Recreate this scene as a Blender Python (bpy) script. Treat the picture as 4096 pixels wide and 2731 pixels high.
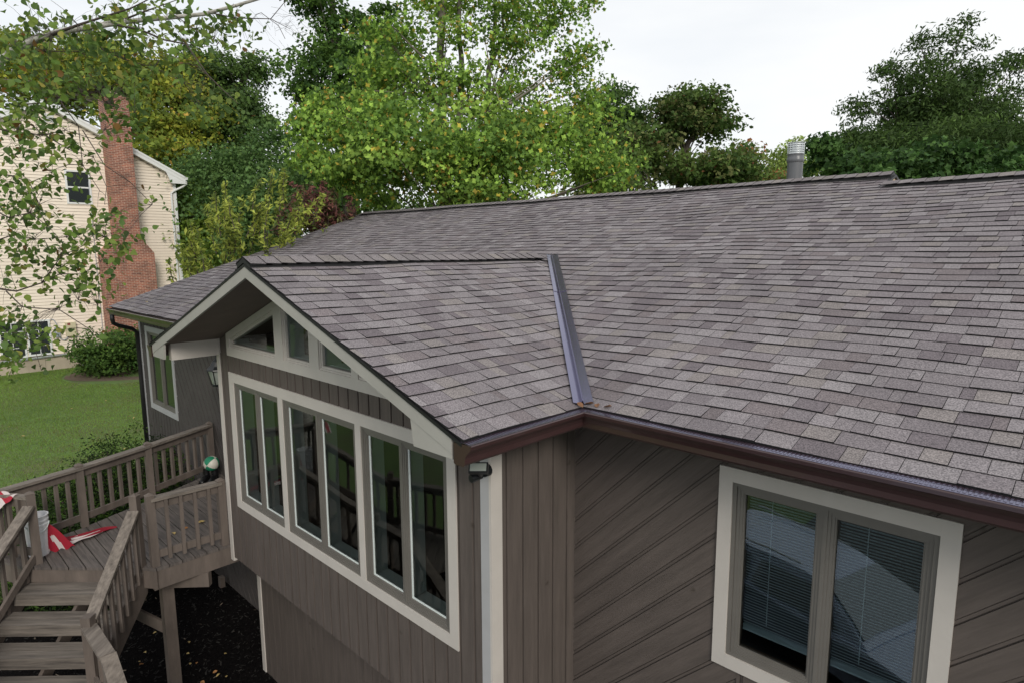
import bpy, math, random
import numpy as np
from mathutils import Vector, Matrix
random.seed(7); rng = np.random.default_rng(11)
SC = bpy.context.scene; COL = SC.collection
for o in list(bpy.data.objects): bpy.data.objects.remove(o)

# ------------------------------------------------------------------ camera
CAMP = np.array([3.2381, -3.0990, 5.9587]); YAW, PIT, ROLL, FPX = -0.7711, -0.1452, -0.0052, 2532.02
_cy, _sy, _cp, _sp = math.cos(YAW), math.sin(YAW), math.cos(PIT), math.sin(PIT)
_f = np.array([_sy, _cy, 0.]); _r = np.array([_cy, -_sy, 0.]); _u = np.array([0, 0, 1.])
CF = _f*_cp + _u*_sp; _U = -_f*_sp + _u*_cp
CR = _r*math.cos(ROLL) + _U*math.sin(ROLL); CU = -_r*math.sin(ROLL) + _U*math.cos(ROLL)
cam = bpy.data.cameras.new('camera'); camo = bpy.data.objects.new('camera', cam); COL.objects.link(camo)
camo.matrix_world = Matrix(((CR[0], CU[0], -CF[0], CAMP[0]), (CR[1], CU[1], -CF[1], CAMP[1]), (CR[2], CU[2], -CF[2], CAMP[2]), (0, 0, 0, 1)))
cam.sensor_width = 36; cam.lens = FPX/4096*36; cam.clip_end = 2000; cam.clip_start = .05
SC.camera = camo
def at(u, v, dep):
    """pixel of the 2352-wide photograph at a real depth along the view axis -> world point"""
    x = (u/.57422-2048)/FPX; y = -(v/.57422-1365.5)/FPX
    return CAMP + (CF + CR*x + CU*y)*dep

# ------------------------------------------------------------------ sky, sun, exposure
SUN = Vector((.80, -.42, .50)).normalized()
w = bpy.data.worlds.new('World'); SC.world = w; w.use_nodes = True
nt = w.node_tree; N = nt.nodes; L = nt.links; N.clear()
out = N.new('ShaderNodeOutputWorld'); bg = N.new('ShaderNodeBackground'); bg.inputs['Strength'].default_value = .1
sky = N.new('ShaderNodeTexSky'); sky.sky_type = 'NISHITA'; sky.sun_disc = False
sky.sun_elevation = math.asin(SUN.z); sky.sun_rotation = math.atan2(SUN.x, SUN.y)
tc = N.new('ShaderNodeTexCoord'); ns = N.new('ShaderNodeTexNoise'); ns.inputs['Scale'].default_value = 1.6; ns.inputs['Detail'].default_value = 5
mp = N.new('ShaderNodeMapping'); mp.inputs['Scale'].default_value = (1, 1, 3.2); L.new(tc.outputs['Generated'], mp.inputs[0]); L.new(mp.outputs[0], ns.inputs['Vector'])
rp = N.new('ShaderNodeValToRGB'); rp.color_ramp.elements[0].position = .36; rp.color_ramp.elements[0].color = (.74, .74, .74, 1); rp.color_ramp.elements[1].position = .6; rp.color_ramp.elements[1].color = (.97, .97, .97, 1)
L.new(ns.outputs['Fac'], rp.inputs[0])
mx = N.new('ShaderNodeMix'); mx.data_type = 'RGBA'; L.new(rp.outputs[0], mx.inputs[0]); L.new(sky.outputs[0], mx.inputs[6]); mx.inputs[7].default_value = (8.15, 8.25, 8.3, 1)
L.new(mx.outputs[2], bg.inputs[0]); L.new(bg.outputs[0], out.inputs[0])
sl = bpy.data.lights.new('sun', 'SUN'); sl.energy = 1.5; sl.angle = math.radians(18); sl.color = (1, .94, .84)
so = bpy.data.objects.new('sun', sl); COL.objects.link(so); so.rotation_euler = SUN.to_track_quat('Z', 'Y').to_euler()
SC.view_settings.view_transform = 'Standard'; SC.view_settings.look = 'None'; SC.view_settings.exposure = 0.32; SC.view_settings.gamma = 1
SC.render.engine = 'CYCLES'; SC.cycles.max_bounces = 7; SC.cycles.transparent_max_bounces = 12; SC.cycles.glossy_bounces = 4

# ------------------------------------------------------------------ materials
def mat(name, col, rough=.7, var=0, vscale=8, stretch=(1, 1, 1), bump=0, bscale=60, spec=.5, metal=0, attr=False, trans=0, col2=None, coat=0, bdist=.01, gran=0, rot=None):
    m = bpy.data.materials.new(name); m.use_nodes = True; t = m.node_tree; n = t.nodes; l = t.links
    b = n['Principled BSDF']; b.inputs['Roughness'].default_value = rough; b.inputs['Metallic'].default_value = metal
    b.inputs['Specular IOR Level'].default_value = spec; b.inputs['Coat Weight'].default_value = coat
    c = tuple(col)+(1,)
    b.inputs['Base Color'].default_value = c; src = None
    if attr:
        a = n.new('ShaderNodeAttribute'); a.attribute_name = 'tint'; src = a.outputs['Color']
    co = n.new('ShaderNodeTexCoord'); ma = n.new('ShaderNodeMapping'); ma.inputs['Scale'].default_value = stretch; l.new(co.outputs['Object'], ma.inputs[0])
    if rot: ma.vector_type = 'TEXTURE'; ma.inputs['Rotation'].default_value = rot; ma.inputs['Scale'].default_value = tuple(1/q for q in stretch)
    if var or col2:
        z = n.new('ShaderNodeTexNoise'); z.inputs['Scale'].default_value = vscale; z.inputs['Detail'].default_value = 6; z.inputs['Roughness'].default_value = .65; l.new(ma.outputs[0], z.inputs['Vector'])
        r = n.new('ShaderNodeValToRGB'); r.color_ramp.elements[0].position = .3; r.color_ramp.elements[1].position = .7
        if col2: r.color_ramp.elements[0].color = c; r.color_ramp.elements[1].color = tuple(col2)+(1,)
        else:
            r.color_ramp.elements[0].color = (1-var,)*3+(1,); r.color_ramp.elements[1].color = (1+var,)*3+(1,)
        l.new(z.outputs['Fac'], r.inputs[0])
        if col2 and not attr: src = r.outputs[0]
        else:
            k = n.new('ShaderNodeMix'); k.data_type = 'RGBA'; k.blend_type = 'MULTIPLY'; k.inputs[0].default_value = 1
            if src: l.new(src, k.inputs[6])
            else: k.inputs[6].default_value = c
            l.new(r.outputs[0], k.inputs[7]); src = k.outputs[2]
    if gran:
        z = n.new('ShaderNodeTexNoise'); z.inputs['Scale'].default_value = 120; z.inputs['Detail'].default_value = 3; l.new(co.outputs['Object'], z.inputs['Vector'])
        r = n.new('ShaderNodeValToRGB'); r.color_ramp.elements[0].position = .36; r.color_ramp.elements[1].position = .64
        r.color_ramp.elements[0].color = (1-gran,)*3+(1,); r.color_ramp.elements[1].color = (1+gran, 1+gran*.97, 1+gran*.9, 1); l.new(z.outputs['Fac'], r.inputs[0])
        k = n.new('ShaderNodeMix'); k.data_type = 'RGBA'; k.blend_type = 'MULTIPLY'; k.inputs[0].default_value = 1
        if src: l.new(src, k.inputs[6])
        else: k.inputs[6].default_value = c
        l.new(r.outputs[0], k.inputs[7]); src = k.outputs[2]
    if src: l.new(src, b.inputs['Base Color'])
    if bump:
        z = n.new('ShaderNodeTexNoise'); z.inputs['Scale'].default_value = bscale; z.inputs['Detail'].default_value = 4; l.new(ma.outputs[0], z.inputs['Vector'])
        bp = n.new('ShaderNodeBump'); bp.inputs['Strength'].default_value = bump; bp.inputs['Distance'].default_value = bdist; l.new(z.outputs['Fac'], bp.inputs['Height']); l.new(bp.outputs[0], b.inputs['Normal'])
    if trans:
        tr = n.new('ShaderNodeBsdfTranslucent'); ms = n.new('ShaderNodeMixShader'); ms.inputs[0].default_value = trans
        if src: l.new(src, tr.inputs[0])
        else: tr.inputs[0].default_value = c
        l.new(b.outputs[0], ms.inputs[1]); l.new(tr.outputs[0], ms.inputs[2]); l.new(ms.outputs[0], n['Material Output'].inputs[0])
    return m
M = {}
M['siding'] = mat('siding_paint', (.098, .080, .071), .75, var=.2, vscale=3, stretch=(7, 7, .6), bump=.6, bscale=14, bdist=.004)
M['siding_diag'] = mat('siding_paint_diagonal', (.098, .080, .071), .75, var=.2, vscale=3, stretch=(.6, 7, 7), rot=(0, math.radians(-45), 0), bump=.6, bscale=14, bdist=.004)
def knots(m):
    t = m.node_tree; n = t.nodes; l = t.links; b = n['Principled BSDF']; src = b.inputs['Base Color'].links[0].from_socket
    co = n.new('ShaderNodeTexCoord'); dn = n.new('ShaderNodeTexNoise'); dn.inputs['Scale'].default_value = 30; l.new(co.outputs['Object'], dn.inputs['Vector'])
    mx = n.new('ShaderNodeMix'); mx.data_type = 'RGBA'; mx.inputs[0].default_value = .03; l.new(co.outputs['Object'], mx.inputs[6]); l.new(dn.outputs['Color'], mx.inputs[7])
    v = n.new('ShaderNodeTexVoronoi'); v.inputs['Scale'].default_value = 3.1; l.new(mx.outputs[2], v.inputs['Vector'])
    r = n.new('ShaderNodeValToRGB'); e = r.color_ramp.elements; e[0].position = .0; e[0].color = (.45, .42, .4, 1); e[1].position = .085; e[1].color = (1, 1, 1, 1); x = e.new(.04); x.color = (.75, .73, .7, 1); l.new(v.outputs['Distance'], r.inputs[0])
    k = n.new('ShaderNodeMix'); k.data_type = 'RGBA'; k.blend_type = 'MULTIPLY'; k.inputs[0].default_value = 1; l.new(src, k.inputs[6]); l.new(r.outputs[0], k.inputs[7]); l.new(k.outputs[2], b.inputs['Base Color'])
knots(M['siding']); knots(M['siding_diag'])
M['siding_side'] = mat('siding_paint_shaded', (.062, .054, .052), .75, var=.16, vscale=3, bump=.3, bscale=50, bdist=.006)  # same siding paint, darkened in colour for the shade on the porch wall
M['trim'] = mat('cream_trim', (.53, .495, .46), .6, var=.05, vscale=3, bump=.1, bscale=30)
M['rake'] = mat('rake_trim_shaded', (.36, .35, .32), .65, var=.08, vscale=2.5)  # cream trim with the rake boards' shade put into the colour
M['trim_side'] = mat('trim_shaded_grey', (.40, .40, .41), .6, var=.06, vscale=3)  # trim greyed in colour for the dimmer light on front faces
M['sash'] = mat('grey_brown_vinyl', (.145, .135, .122), .45, var=.06, vscale=5)
M['white'] = mat('white_vinyl', (.66, .72, .71), .4)
M['shingle'] = mat('shingle', (.16, .15, .15), .92, attr=True, var=.13, vscale=1.3, bump=.5, bscale=220, bdist=.004, gran=.42, spec=.3)
M['black'] = mat('black_plastic', (.008, .008, .009), .5)
M['gutter'] = mat('brown_aluminium', (.048, .024, .024), .28, var=.1, vscale=4, coat=.3)
M['flash'] = mat('flashing_metal', (.055, .042, .07), .16, var=.12, vscale=6, coat=.4, spec=1.)
M['guard'] = mat('gutter_mesh', (.05, .035, .045), .25, coat=.3, spec=1.)
for k_ in ('flash', 'guard'):
    q_ = M[k_].node_tree.nodes['Principled BSDF'].inputs; q_['Specular Tint'].default_value = (.6, .65, 1, 1); q_['IOR'].default_value = 1.95; q_['Coat Weight'].default_value = .1; q_['Metallic'].default_value = .0
M['soffit'] = mat('soffit_paint', (.16, .125, .11), .8, var=.1, vscale=3)
M['wood'] = mat('painted_deck_wood', (.124, .100, .086), .8, var=.3, vscale=5, stretch=(1, 1, .25), bump=.5, bscale=25, bdist=.006)
M['wornwood'] = mat('worn_rail_wood', (.24, .205, .175), .85, col2=(.09, .075, .065), vscale=9, stretch=(.3, 2.5, 2.5), rot=(0, 0, math.radians(-45)), bump=.8, bscale=14, bdist=.008)
M['wornwood_y'] = mat('worn_rail_wood_level', (.24, .205, .175), .85, col2=(.10, .085, .073), vscale=9, stretch=(2.5, .3, 2.5), rot=(0, 0, .01), bump=.8, bscale=14, bdist=.008)
M['tread'] = mat('stair_tread_wood', (.215, .185, .158), .85, col2=(.065, .056, .050), vscale=8, stretch=(.2, 2.6, 2.6), rot=(0, 0, math.radians(45)), bump=.8, bscale=12, bdist=.008)
M['deckfloor'] = mat('deck_floor_wood', (.155, .132, .120), .8, col2=(.062, .053, .050), vscale=4, stretch=(.6, 8, 1), bump=.7, bscale=8, bdist=.006)
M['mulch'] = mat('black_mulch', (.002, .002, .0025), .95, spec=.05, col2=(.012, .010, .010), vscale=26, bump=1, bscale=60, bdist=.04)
M['chip'] = mat('mulch_chips', (.02, .018, .016), .9, attr=True)
M['earth'] = mat('bare_earth', (.09, .065, .045), .95, col2=(.16, .12, .085), vscale=8, bump=.6, bscale=30)
M['leaf'] = mat('leaf', (.05, .1, .03), .6, attr=True, trans=.34, spec=.18)
M['nearleaf'] = mat('birch_leaf', (.05, .1, .03), .55, attr=True, trans=.36, spec=.22)
M['bark'] = mat('bark', (.075, .06, .05), .9, var=.3, vscale=10, stretch=(1, 1, .3), bump=.8, bscale=25, bdist=.02)
M['palebark'] = mat('pale_bark', (.14, .125, .10), .9, var=.3, vscale=6, stretch=(1, 1, .3), bump=.6, bscale=20, bdist=.02)
M['twig'] = mat('twig_bark', (.06, .045, .038), .85, var=.2)
M['birch'] = mat('birch_bark', (.13, .12, .105), .75, col2=(.62, .60, .55), vscale=9, stretch=(1, 1, 3), bump=.5, bscale=14, bdist=.01)
M['vinyl'] = mat('cream_vinyl', (.85, .745, .635), .5, var=.04, vscale=.6)
M['nwhite'] = mat('white_trim', (.74, .75, .75), .5)
M['concrete'] = mat('foundation', (.42, .36, .28), .9, var=.15, vscale=1.5)
M['dark'] = mat('dark_interior', (.02, .02, .022), .8)
M['room'] = mat('room_wall', (.10, .098, .085), .9)
M['floorin'] = mat('room_floor', (.05, .045, .04), .5)
M['blind'] = mat('blind_slat', (.46, .52, .54), .5)
M['timberjamb'] = mat('wooden_jamb', (.16, .09, .05), .6, var=.3, vscale=10)
M['bucket'] = mat('white_plastic', (.85, .85, .87), .35)
M['boot'] = mat('black_leather', (.006, .006, .007), .3, bump=.5, bscale=20, bdist=.01)
M['iron'] = mat('black_iron', (.012, .014, .016), .4)
M['lampglass'] = mat('seeded_glass', (.30, .33, .30), .15)
M['pipe'] = mat('grey_paint_steel', (.115, .12, .13), .35, var=.12, vscale=5, stretch=(4, 4, .5))
M['galv'] = mat('galvanised', (.62, .65, .66), .3, metal=.7)
M['oak'] = mat('new_sheathing', (.55, .42, .28), .8)
M['meter'] = mat('grey_meter', (.32, .35, .40), .5)
M['box'] = mat('beige_box', (.58, .53, .36), .5)
M['redlab'] = mat('red_label', (.25, .06, .05), .6)
M['fall'] = mat('fallen_leaf_orange', (.36, .17, .06), .7)
M['fally'] = mat('fallen_leaf_yellow', (.46, .34, .13), .7)
M['fallb'] = mat('fallen_leaf_brown', (.17, .08, .035), .7)
M['car'] = mat('silver_blue_paint', (.48, .58, .78), .3, coat=.6)
M['grey_roof'] = mat('grey_shingle', (.11, .11, .11), .9, var=.2, vscale=6)
M['shed'] = mat('red_brown_boards', (.10, .035, .025), .8)

def glass_mat(name, tint, ior=1.7, wob=.02, tr=1.):
    m = bpy.data.materials.new(name); m.use_nodes = True; t = m.node_tree; n = t.nodes; l = t.links; n.clear()
    o = n.new('ShaderNodeOutputMaterial'); g = n.new('ShaderNodeBsdfGlossy'); g.inputs['Roughness'].default_value = .015; g.inputs['Color'].default_value = (.95, 1, .98, 1)
    tp = n.new('ShaderNodeBsdfTransparent'); tp.inputs[0].default_value = tuple(tint)+(1,)
    fr = n.new('ShaderNodeFresnel'); fr.inputs[0].default_value = ior; mx = n.new('ShaderNodeMixShader')
    l.new(fr.outputs[0], mx.inputs[0]); l.new(tp.outputs[0], mx.inputs[1]); l.new(g.outputs[0], mx.inputs[2]); l.new(mx.outputs[0], o.inputs[0])
    co = n.new('ShaderNodeTexCoord'); z = n.new('ShaderNodeTexNoise'); z.inputs['Scale'].default_value = 2.2; z.inputs['Detail'].default_value = 1; l.new(co.outputs['Object'], z.inputs['Vector'])
    b = n.new('ShaderNodeBump'); b.inputs['Strength'].default_value = wob; b.inputs['Distance'].default_value = .3; l.new(z.outputs['Fac'], b.inputs['Height']); l.new(b.outputs[0], g.inputs['Normal']); l.new(b.outputs[0], fr.inputs['Normal'])
    return m
M['glass'] = glass_mat('window_glass', (.84, .90, .88), 1.6, .003)
M['glass2'] = glass_mat('bedroom_glass', (.72, .82, .85), 1.85, .008)
M['nglass'] = mat('neighbour_glass', (.03, .035, .04), .08)

def brick_mat():
    m = mat('brick', (.3, .1, .07), .85, bump=.3, bscale=40); t = m.node_tree; n = t.nodes; l = t.links; b = n['Principled BSDF']
    co = n.new('ShaderNodeTexCoord'); s = n.new('ShaderNodeSeparateXYZ'); l.new(co.outputs['Object'], s.inputs[0])
    ad = n.new('ShaderNodeMath'); l.new(s.outputs[0], ad.inputs[0]); l.new(s.outputs[1], ad.inputs[1])
    cb = n.new('ShaderNodeCombineXYZ'); l.new(ad.outputs[0], cb.inputs[0]); l.new(s.outputs[2], cb.inputs[1])
    br = n.new('ShaderNodeTexBrick'); br.offset = .5; br.inputs['Scale'].default_value = 1; br.inputs['Mortar Size'].default_value = .009; br.inputs['Brick Width'].default_value = .215; br.inputs['Row Height'].default_value = .075
    br.inputs['Color1'].default_value = (.30, .115, .08, 1); br.inputs['Color2'].default_value = (.16, .065, .055, 1); br.inputs['Mortar'].default_value = (.40, .33, .27, 1); br.inputs['Bias'].default_value = -.1; br.inputs['Mortar Smooth'].default_value = .2
    l.new(cb.outputs[0], br.inputs['Vector'])
    z = n.new('ShaderNodeTexNoise'); z.inputs['Scale'].default_value = 3; z.inputs['Detail'].default_value = 5; l.new(co.outputs['Object'], z.inputs['Vector'])
    r = n.new('ShaderNodeValToRGB'); r.color_ramp.elements[0].position = .3; r.color_ramp.elements[1].position = .75; r.color_ramp.elements[0].color = (.7, .68, .66, 1); r.color_ramp.elements[1].color = (1.5, 1.35, 1.25, 1); l.new(z.outputs['Fac'], r.inputs[0])
    k = n.new('ShaderNodeMix'); k.data_type = 'RGBA'; k.blend_type = 'MULTIPLY'; k.inputs[0].default_value = 1; l.new(br.outputs[0], k.inputs[6]); l.new(r.outputs[0], k.inputs[7]); l.new(k.outputs[2], b.inputs['Base Color'])
    return m
M['brick'] = brick_mat()
def lawn_mat():
    m = mat('grass_ground', (.06, .11, .02), .95, bump=.5, bscale=12, bdist=.05); t = m.node_tree; n = t.nodes; l = t.links; b = n['Principled BSDF']
    co = n.new('ShaderNodeTexCoord'); z = n.new('ShaderNodeTexNoise'); z.inputs['Scale'].default_value = .55; z.inputs['Detail'].default_value = 8; z.inputs['Roughness'].default_value = .7; l.new(co.outputs['Object'], z.inputs['Vector'])
    r = n.new('ShaderNodeValToRGB'); e = r.color_ramp.elements; e[0].position = .3; e[0].color = (.06, .11, .026, 1); e[1].position = .72; e[1].color = (.16, .15, .075, 1)
    x = e.new(.47); x.color = (.105, .175, .042, 1); x = e.new(.6); x.color = (.10, .13, .045, 1)
    l.new(z.outputs['Fac'], r.inputs[0]); l.new(r.outputs[0], b.inputs['Base Color']); return m
M['lawn'] = lawn_mat()
def stripe_mat():
    m = mat('flag_cloth', (.4, .01, .03), .7, trans=.15); t = m.node_tree; n = t.nodes; l = t.links; b = n['Principled BSDF']
    a = n.new('ShaderNodeAttribute'); a.attribute_name = 'tint'; l.new(a.outputs['Color'], b.inputs['Base Color']); return m
M['flag'] = stripe_mat()

# ------------------------------------------------------------------ mesh helpers
class MB:
    def __init__(s): s.v = []; s.f = []; s.c = []
    def face(s, pts, col=None):
        i = len(s.v); s.v.extend([tuple(map(float, p)) for p in pts]); s.f.append(tuple(range(i, i+len(pts)))); s.c.append(col)
    def poly(s, pts, faces, col=None):
        i = len(s.v); s.v.extend([tuple(map(float, p)) for p in pts])
        for f in faces: s.f.append(tuple(i+k for k in f)); s.c.append(col)
    def prism(s, bot, top, col=None):
        n = len(bot); s.poly(list(bot)+list(top), [tuple(range(n))[::-1], tuple(range(n, 2*n))]+[(k, (k+1) % n, n+(k+1) % n, n+k) for k in range(n)], col)
    def box(s, a, b, col=None):
        x0, y0, z0 = [min(p, q) for p, q in zip(a, b)]; x1, y1, z1 = [max(p, q) for p, q in zip(a, b)]
        s.prism([(x0, y0, z0), (x1, y0, z0), (x1, y1, z0), (x0, y1, z0)], [(x0, y0, z1), (x1, y0, z1), (x1, y1, z1), (x0, y1, z1)], col)
    def beam(s, p, q, w, h, up=(0, 0, 1), col=None):
        p = Vector(p); q = Vector(q); d = (q-p).normalized(); up = Vector(up); r = d.cross(up)
        if r.length < 1e-3: r = d.cross(Vector((1, 0, 0)))
        r.normalize(); u = r.cross(d)
        f = lambda c: [c+r*(-w/2)+u*(-h/2), c+r*(w/2)+u*(-h/2), c+r*(w/2)+u*(h/2), c+r*(-w/2)+u*(h/2)]
        s.prism(f(p), f(q), col)
    def tube(s, pts, radii, n=8, col=None, caps=True):
        pts = [Vector(p) for p in pts]; rings = []; a = None
        if not hasattr(radii, '__len__'): radii = [radii]*len(pts)
        for i, p in enumerate(pts):
            d = (pts[min(i+1, len(pts)-1)]-pts[max(i-1, 0)])
            d = d.normalized() if d.length > 1e-9 else Vector((0, 0, 1))
            if a is None: a = d.cross(Vector((.31, .2, .93))).normalized()
            a = (a-d*a.dot(d)).normalized(); b = d.cross(a)
            rings.append([p+(a*math.cos(2*math.pi*k/n)+b*math.sin(2*math.pi*k/n))*radii[i] for k in range(n)])
        i0 = len(s.v)
        for r in rings: s.v.extend([tuple(q) for q in r])
        for i in range(len(rings)-1):
            for k in range(n): s.f.append((i0+i*n+k, i0+i*n+(k+1) % n, i0+(i+1)*n+(k+1) % n, i0+(i+1)*n+k)); s.c.append(col)
        if caps:
            s.f.append(tuple(i0+k for k in range(n))[::-1]); s.f.append(tuple(i0+(len(rings)-1)*n+k for k in range(n))); s.c += [col, col]
    def lathe(s, c, prof, n=24, col=None):
        i0 = len(s.v)
        for r, z in prof:
            for k in range(n): s.v.append((c[0]+r*math.cos(2*math.pi*k/n), c[1]+r*math.sin(2*math.pi*k/n), c[2]+z))
        for i in range(len(prof)-1):
            for k in range(n): s.f.append((i0+i*n+k, i0+i*n+(k+1) % n, i0+(i+1)*n+(k+1) % n, i0+(i+1)*n+k)); s.c.append(col)
    def build(s, name, m, parent=None, smooth=False):
        me = bpy.data.meshes.new(name); me.from_pydata(s.v, [], s.f); me.update()
        if any(c is not None for c in s.c):
            a = me.attributes.new('tint', 'FLOAT_COLOR', 'FACE'); arr = np.ones((len(s.f), 4), np.float32)
            for i, c in enumerate(s.c):
                if c is not None: arr[i, :3] = c
            a.data.foreach_set('color', arr.ravel())
        if smooth: me.polygons.foreach_set('use_smooth', [True]*len(me.polygons))
        me.materials.append(M[m] if isinstance(m, str) else m)
        o = bpy.data.objects.new(name, me); COL.objects.link(o)
        if parent: o.parent = parent; o.matrix_parent_inverse = parent.matrix_world.inverted()
        return o
def npmesh(name, V, F, m, parent=None, tint=None):
    me = bpy.data.meshes.new(name); nf, k = F.shape
    me.vertices.add(len(V)); me.vertices.foreach_set('co', V.astype(np.float32).ravel())
    me.loops.add(nf*k); me.loops.foreach_set('vertex_index', F.astype(np.int32).ravel())
    me.polygons.add(nf); me.polygons.foreach_set('loop_start', np.arange(0, nf*k, k, dtype=np.int32)); me.polygons.foreach_set('loop_total', np.full(nf, k, np.int32))
    me.update(calc_edges=True)
    if tint is not None:
        a = me.attributes.new('tint', 'FLOAT_COLOR', 'FACE'); a.data.foreach_set('color', np.c_[tint, np.ones(nf)].astype(np.float32).ravel())
    me.materials.append(M[m]); o = bpy.data.objects.new(name, me); COL.objects.link(o)
    if parent: o.parent = parent; o.matrix_parent_inverse = parent.matrix_world.inverted()
    return o
def tag(o, label=None, cat=None, group=None, kind=None):
    for k, v in (('label', label), ('category', cat), ('group', group), ('kind', kind)):
        if v: o[k] = v
    return o
def thing(name, label, cat, loc=(0, 0, 0), group=None):
    o = bpy.data.objects.new(name, None); COL.objects.link(o); o.location = loc; o.empty_display_size = .2
    bpy.context.view_layer.update(); return tag(o, label, cat, group)
def copy_tree(o, dloc, rotz=0, parent=None):
    c = o.copy(); COL.objects.link(c)
    if parent: c.parent = parent
    else: c.location = dloc; c.rotation_euler[2] = rotz
    for ch in o.children: copy_tree(ch, None, 0, c)
    return c
class Fr:                                      # a wall plane: u along, z up, n outward
    def __init__(s, o, u, n): s.o = Vector(o); s.u = Vector(u); s.n = Vector(n)
    def __call__(s, a, b, c=0): return s.o+s.u*a+Vector((0, 0, 1))*b+s.n*c
def fbox(mb, fr, a0, a1, b0, b1, c0, c1, col=None):
    q = [(a0, b0), (a1, b0), (a1, b1), (a0, b1)]
    mb.prism([fr(a, b, c0) for a, b in q], [fr(a, b, c1) for a, b in q], col)
def clip(poly, nx, ny, c):
    o = []
    for i in range(len(poly)):
        p, q = poly[i], poly[(i+1) % len(poly)]; dp = nx*p[0]+ny*p[1]-c; dq = nx*q[0]+ny*q[1]-c
        if dp <= 0: o.append(p)
        if (dp < 0 < dq) or (dq < 0 < dp):
            t = dp/(dp-dq); o.append((p[0]+(q[0]-p[0])*t, p[1]+(q[1]-p[1])*t))
    return o
def area(p): return abs(sum(p[i][0]*p[(i+1) % len(p)][1]-p[(i+1) % len(p)][0]*p[i][1] for i in range(len(p))))/2
def planks(mb, fr, polys, ang, pitch, groove, off=0, th=.016, back=.10, jag=0):
    """board siding: strips at an angle (0 = vertical boards), real grooves between boards, over a backing sheet"""
    nx, ny = math.cos(ang), math.sin(ang)
    for poly in polys:
        mb.prism([fr(a, b, -back) for a, b in poly], [fr(a, b, 0) for a, b in poly])
        d = [nx*a+ny*b for a, b in poly]
        for k in range(int(math.floor((min(d)-off)/pitch))-1, int(math.ceil((max(d)-off)/pitch))+1):
            lo = off+k*pitch; hi = lo+pitch-groove
            s = clip(clip(poly, -nx, -ny, -lo), nx, ny, hi)
            if len(s) > 2 and area(s) > 1e-4:
                t = th+((k*7919) % 5)*.0006
                mb.prism([fr(a, b, .0005) for a, b in s], [fr(a, b, t) for a, b in s])
            s = clip(clip(poly, -nx, -ny, -(hi+groove*.2)), nx, ny, lo+pitch-groove*.2)   # the lap lip inside each groove
            if len(s) > 2 and area(s) > 1e-4: mb.prism([fr(a, b, .0005) for a, b in s], [fr(a, b, .007) for a, b in s])

# ------------------------------------------------------------------ ground
def gz(x, y):
    t = np.clip((-9.5-np.asarray(x, float))/20., 0, 1); b = np.clip((np.asarray(y, float)-9)/30., 0, 1)
    return .78*t*t*(3-2*t)+1.2*b*b*(3-2*b)
t = np.linspace(-1, 1, 141); g = np.sign(t)*(np.abs(t)**2.2)*420
GX, GY = np.meshgrid(g-8, g+2, indexing='ij'); n_ = len(g)
idx = np.arange(n_*n_).reshape(n_, n_)
Fg = np.stack([idx[:-1, :-1], idx[1:, :-1], idx[1:, 1:], idx[:-1, 1:]], -1).reshape(-1, 4)
tag(npmesh('ground', np.stack([GX, GY, gz(GX, GY)], -1).reshape(-1, 3), Fg, 'lawn'), kind='structure')
mb = MB()
pp = [(-9.9, -2.4), (-10.6, -1.2), (-11.2, 1.0), (2.5, 1.3), (4.5, -1.5), (2.0, -3.6), (-1.5, -4.8), (-5.5, -4.6), (-9.0, -4.2)]
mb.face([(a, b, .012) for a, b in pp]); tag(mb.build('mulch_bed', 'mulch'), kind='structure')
mb = MB(); mb.face([(-25.9+2.6*math.cos(a)*(.85+.12*math.sin(3*a))-1.9, 4.8+2.2*math.sin(a)*(1+.1*math.cos(4*a)), float(gz(-25.9+2.6*math.cos(a)-1.7, 4))+.02) for a in np.linspace(0, 2*math.pi, 28, endpoint=False)])
tag(mb.build('planting_bed', 'earth'), kind='structure')
# mulch chips: nobody could count them
n = 9000; cx = rng.uniform(-9, 1.5, n); cyy = rng.uniform(-4.3, 1.1, n); sz = rng.uniform(.006, .028, n); an = rng.uniform(0, 3.14, n); wd = sz*rng.uniform(.15, .4, n)
dx, dy = np.cos(an), np.sin(an); zz = .016+rng.uniform(0, .02, n); tl = rng.uniform(-.012, .012, n)
V = np.stack([np.stack([cx+dx*sz*sa-dy*wd*sb, cyy+dy*sz*sa+dx*wd*sb, zz+tl*sa], -1) for sa, sb in ((-1, -1), (1, -1), (1, 1), (-1, 1))], 1).reshape(-1, 3)
tn = rng.uniform(.008, .03, n)[:, None]*np.array([1.1, 1, .9]); br = rng.random(n) < .025; tn[br] = rng.uniform(.1, .35, br.sum())[:, None]*np.array([1, .8, .6])
tag(npmesh('mulch_chips', V, np.arange(4*n).reshape(-1, 4), 'chip', tint=tn), 'fine black wood chips spread over the bed beneath the deck', 'mulch', kind='stuff')
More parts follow.
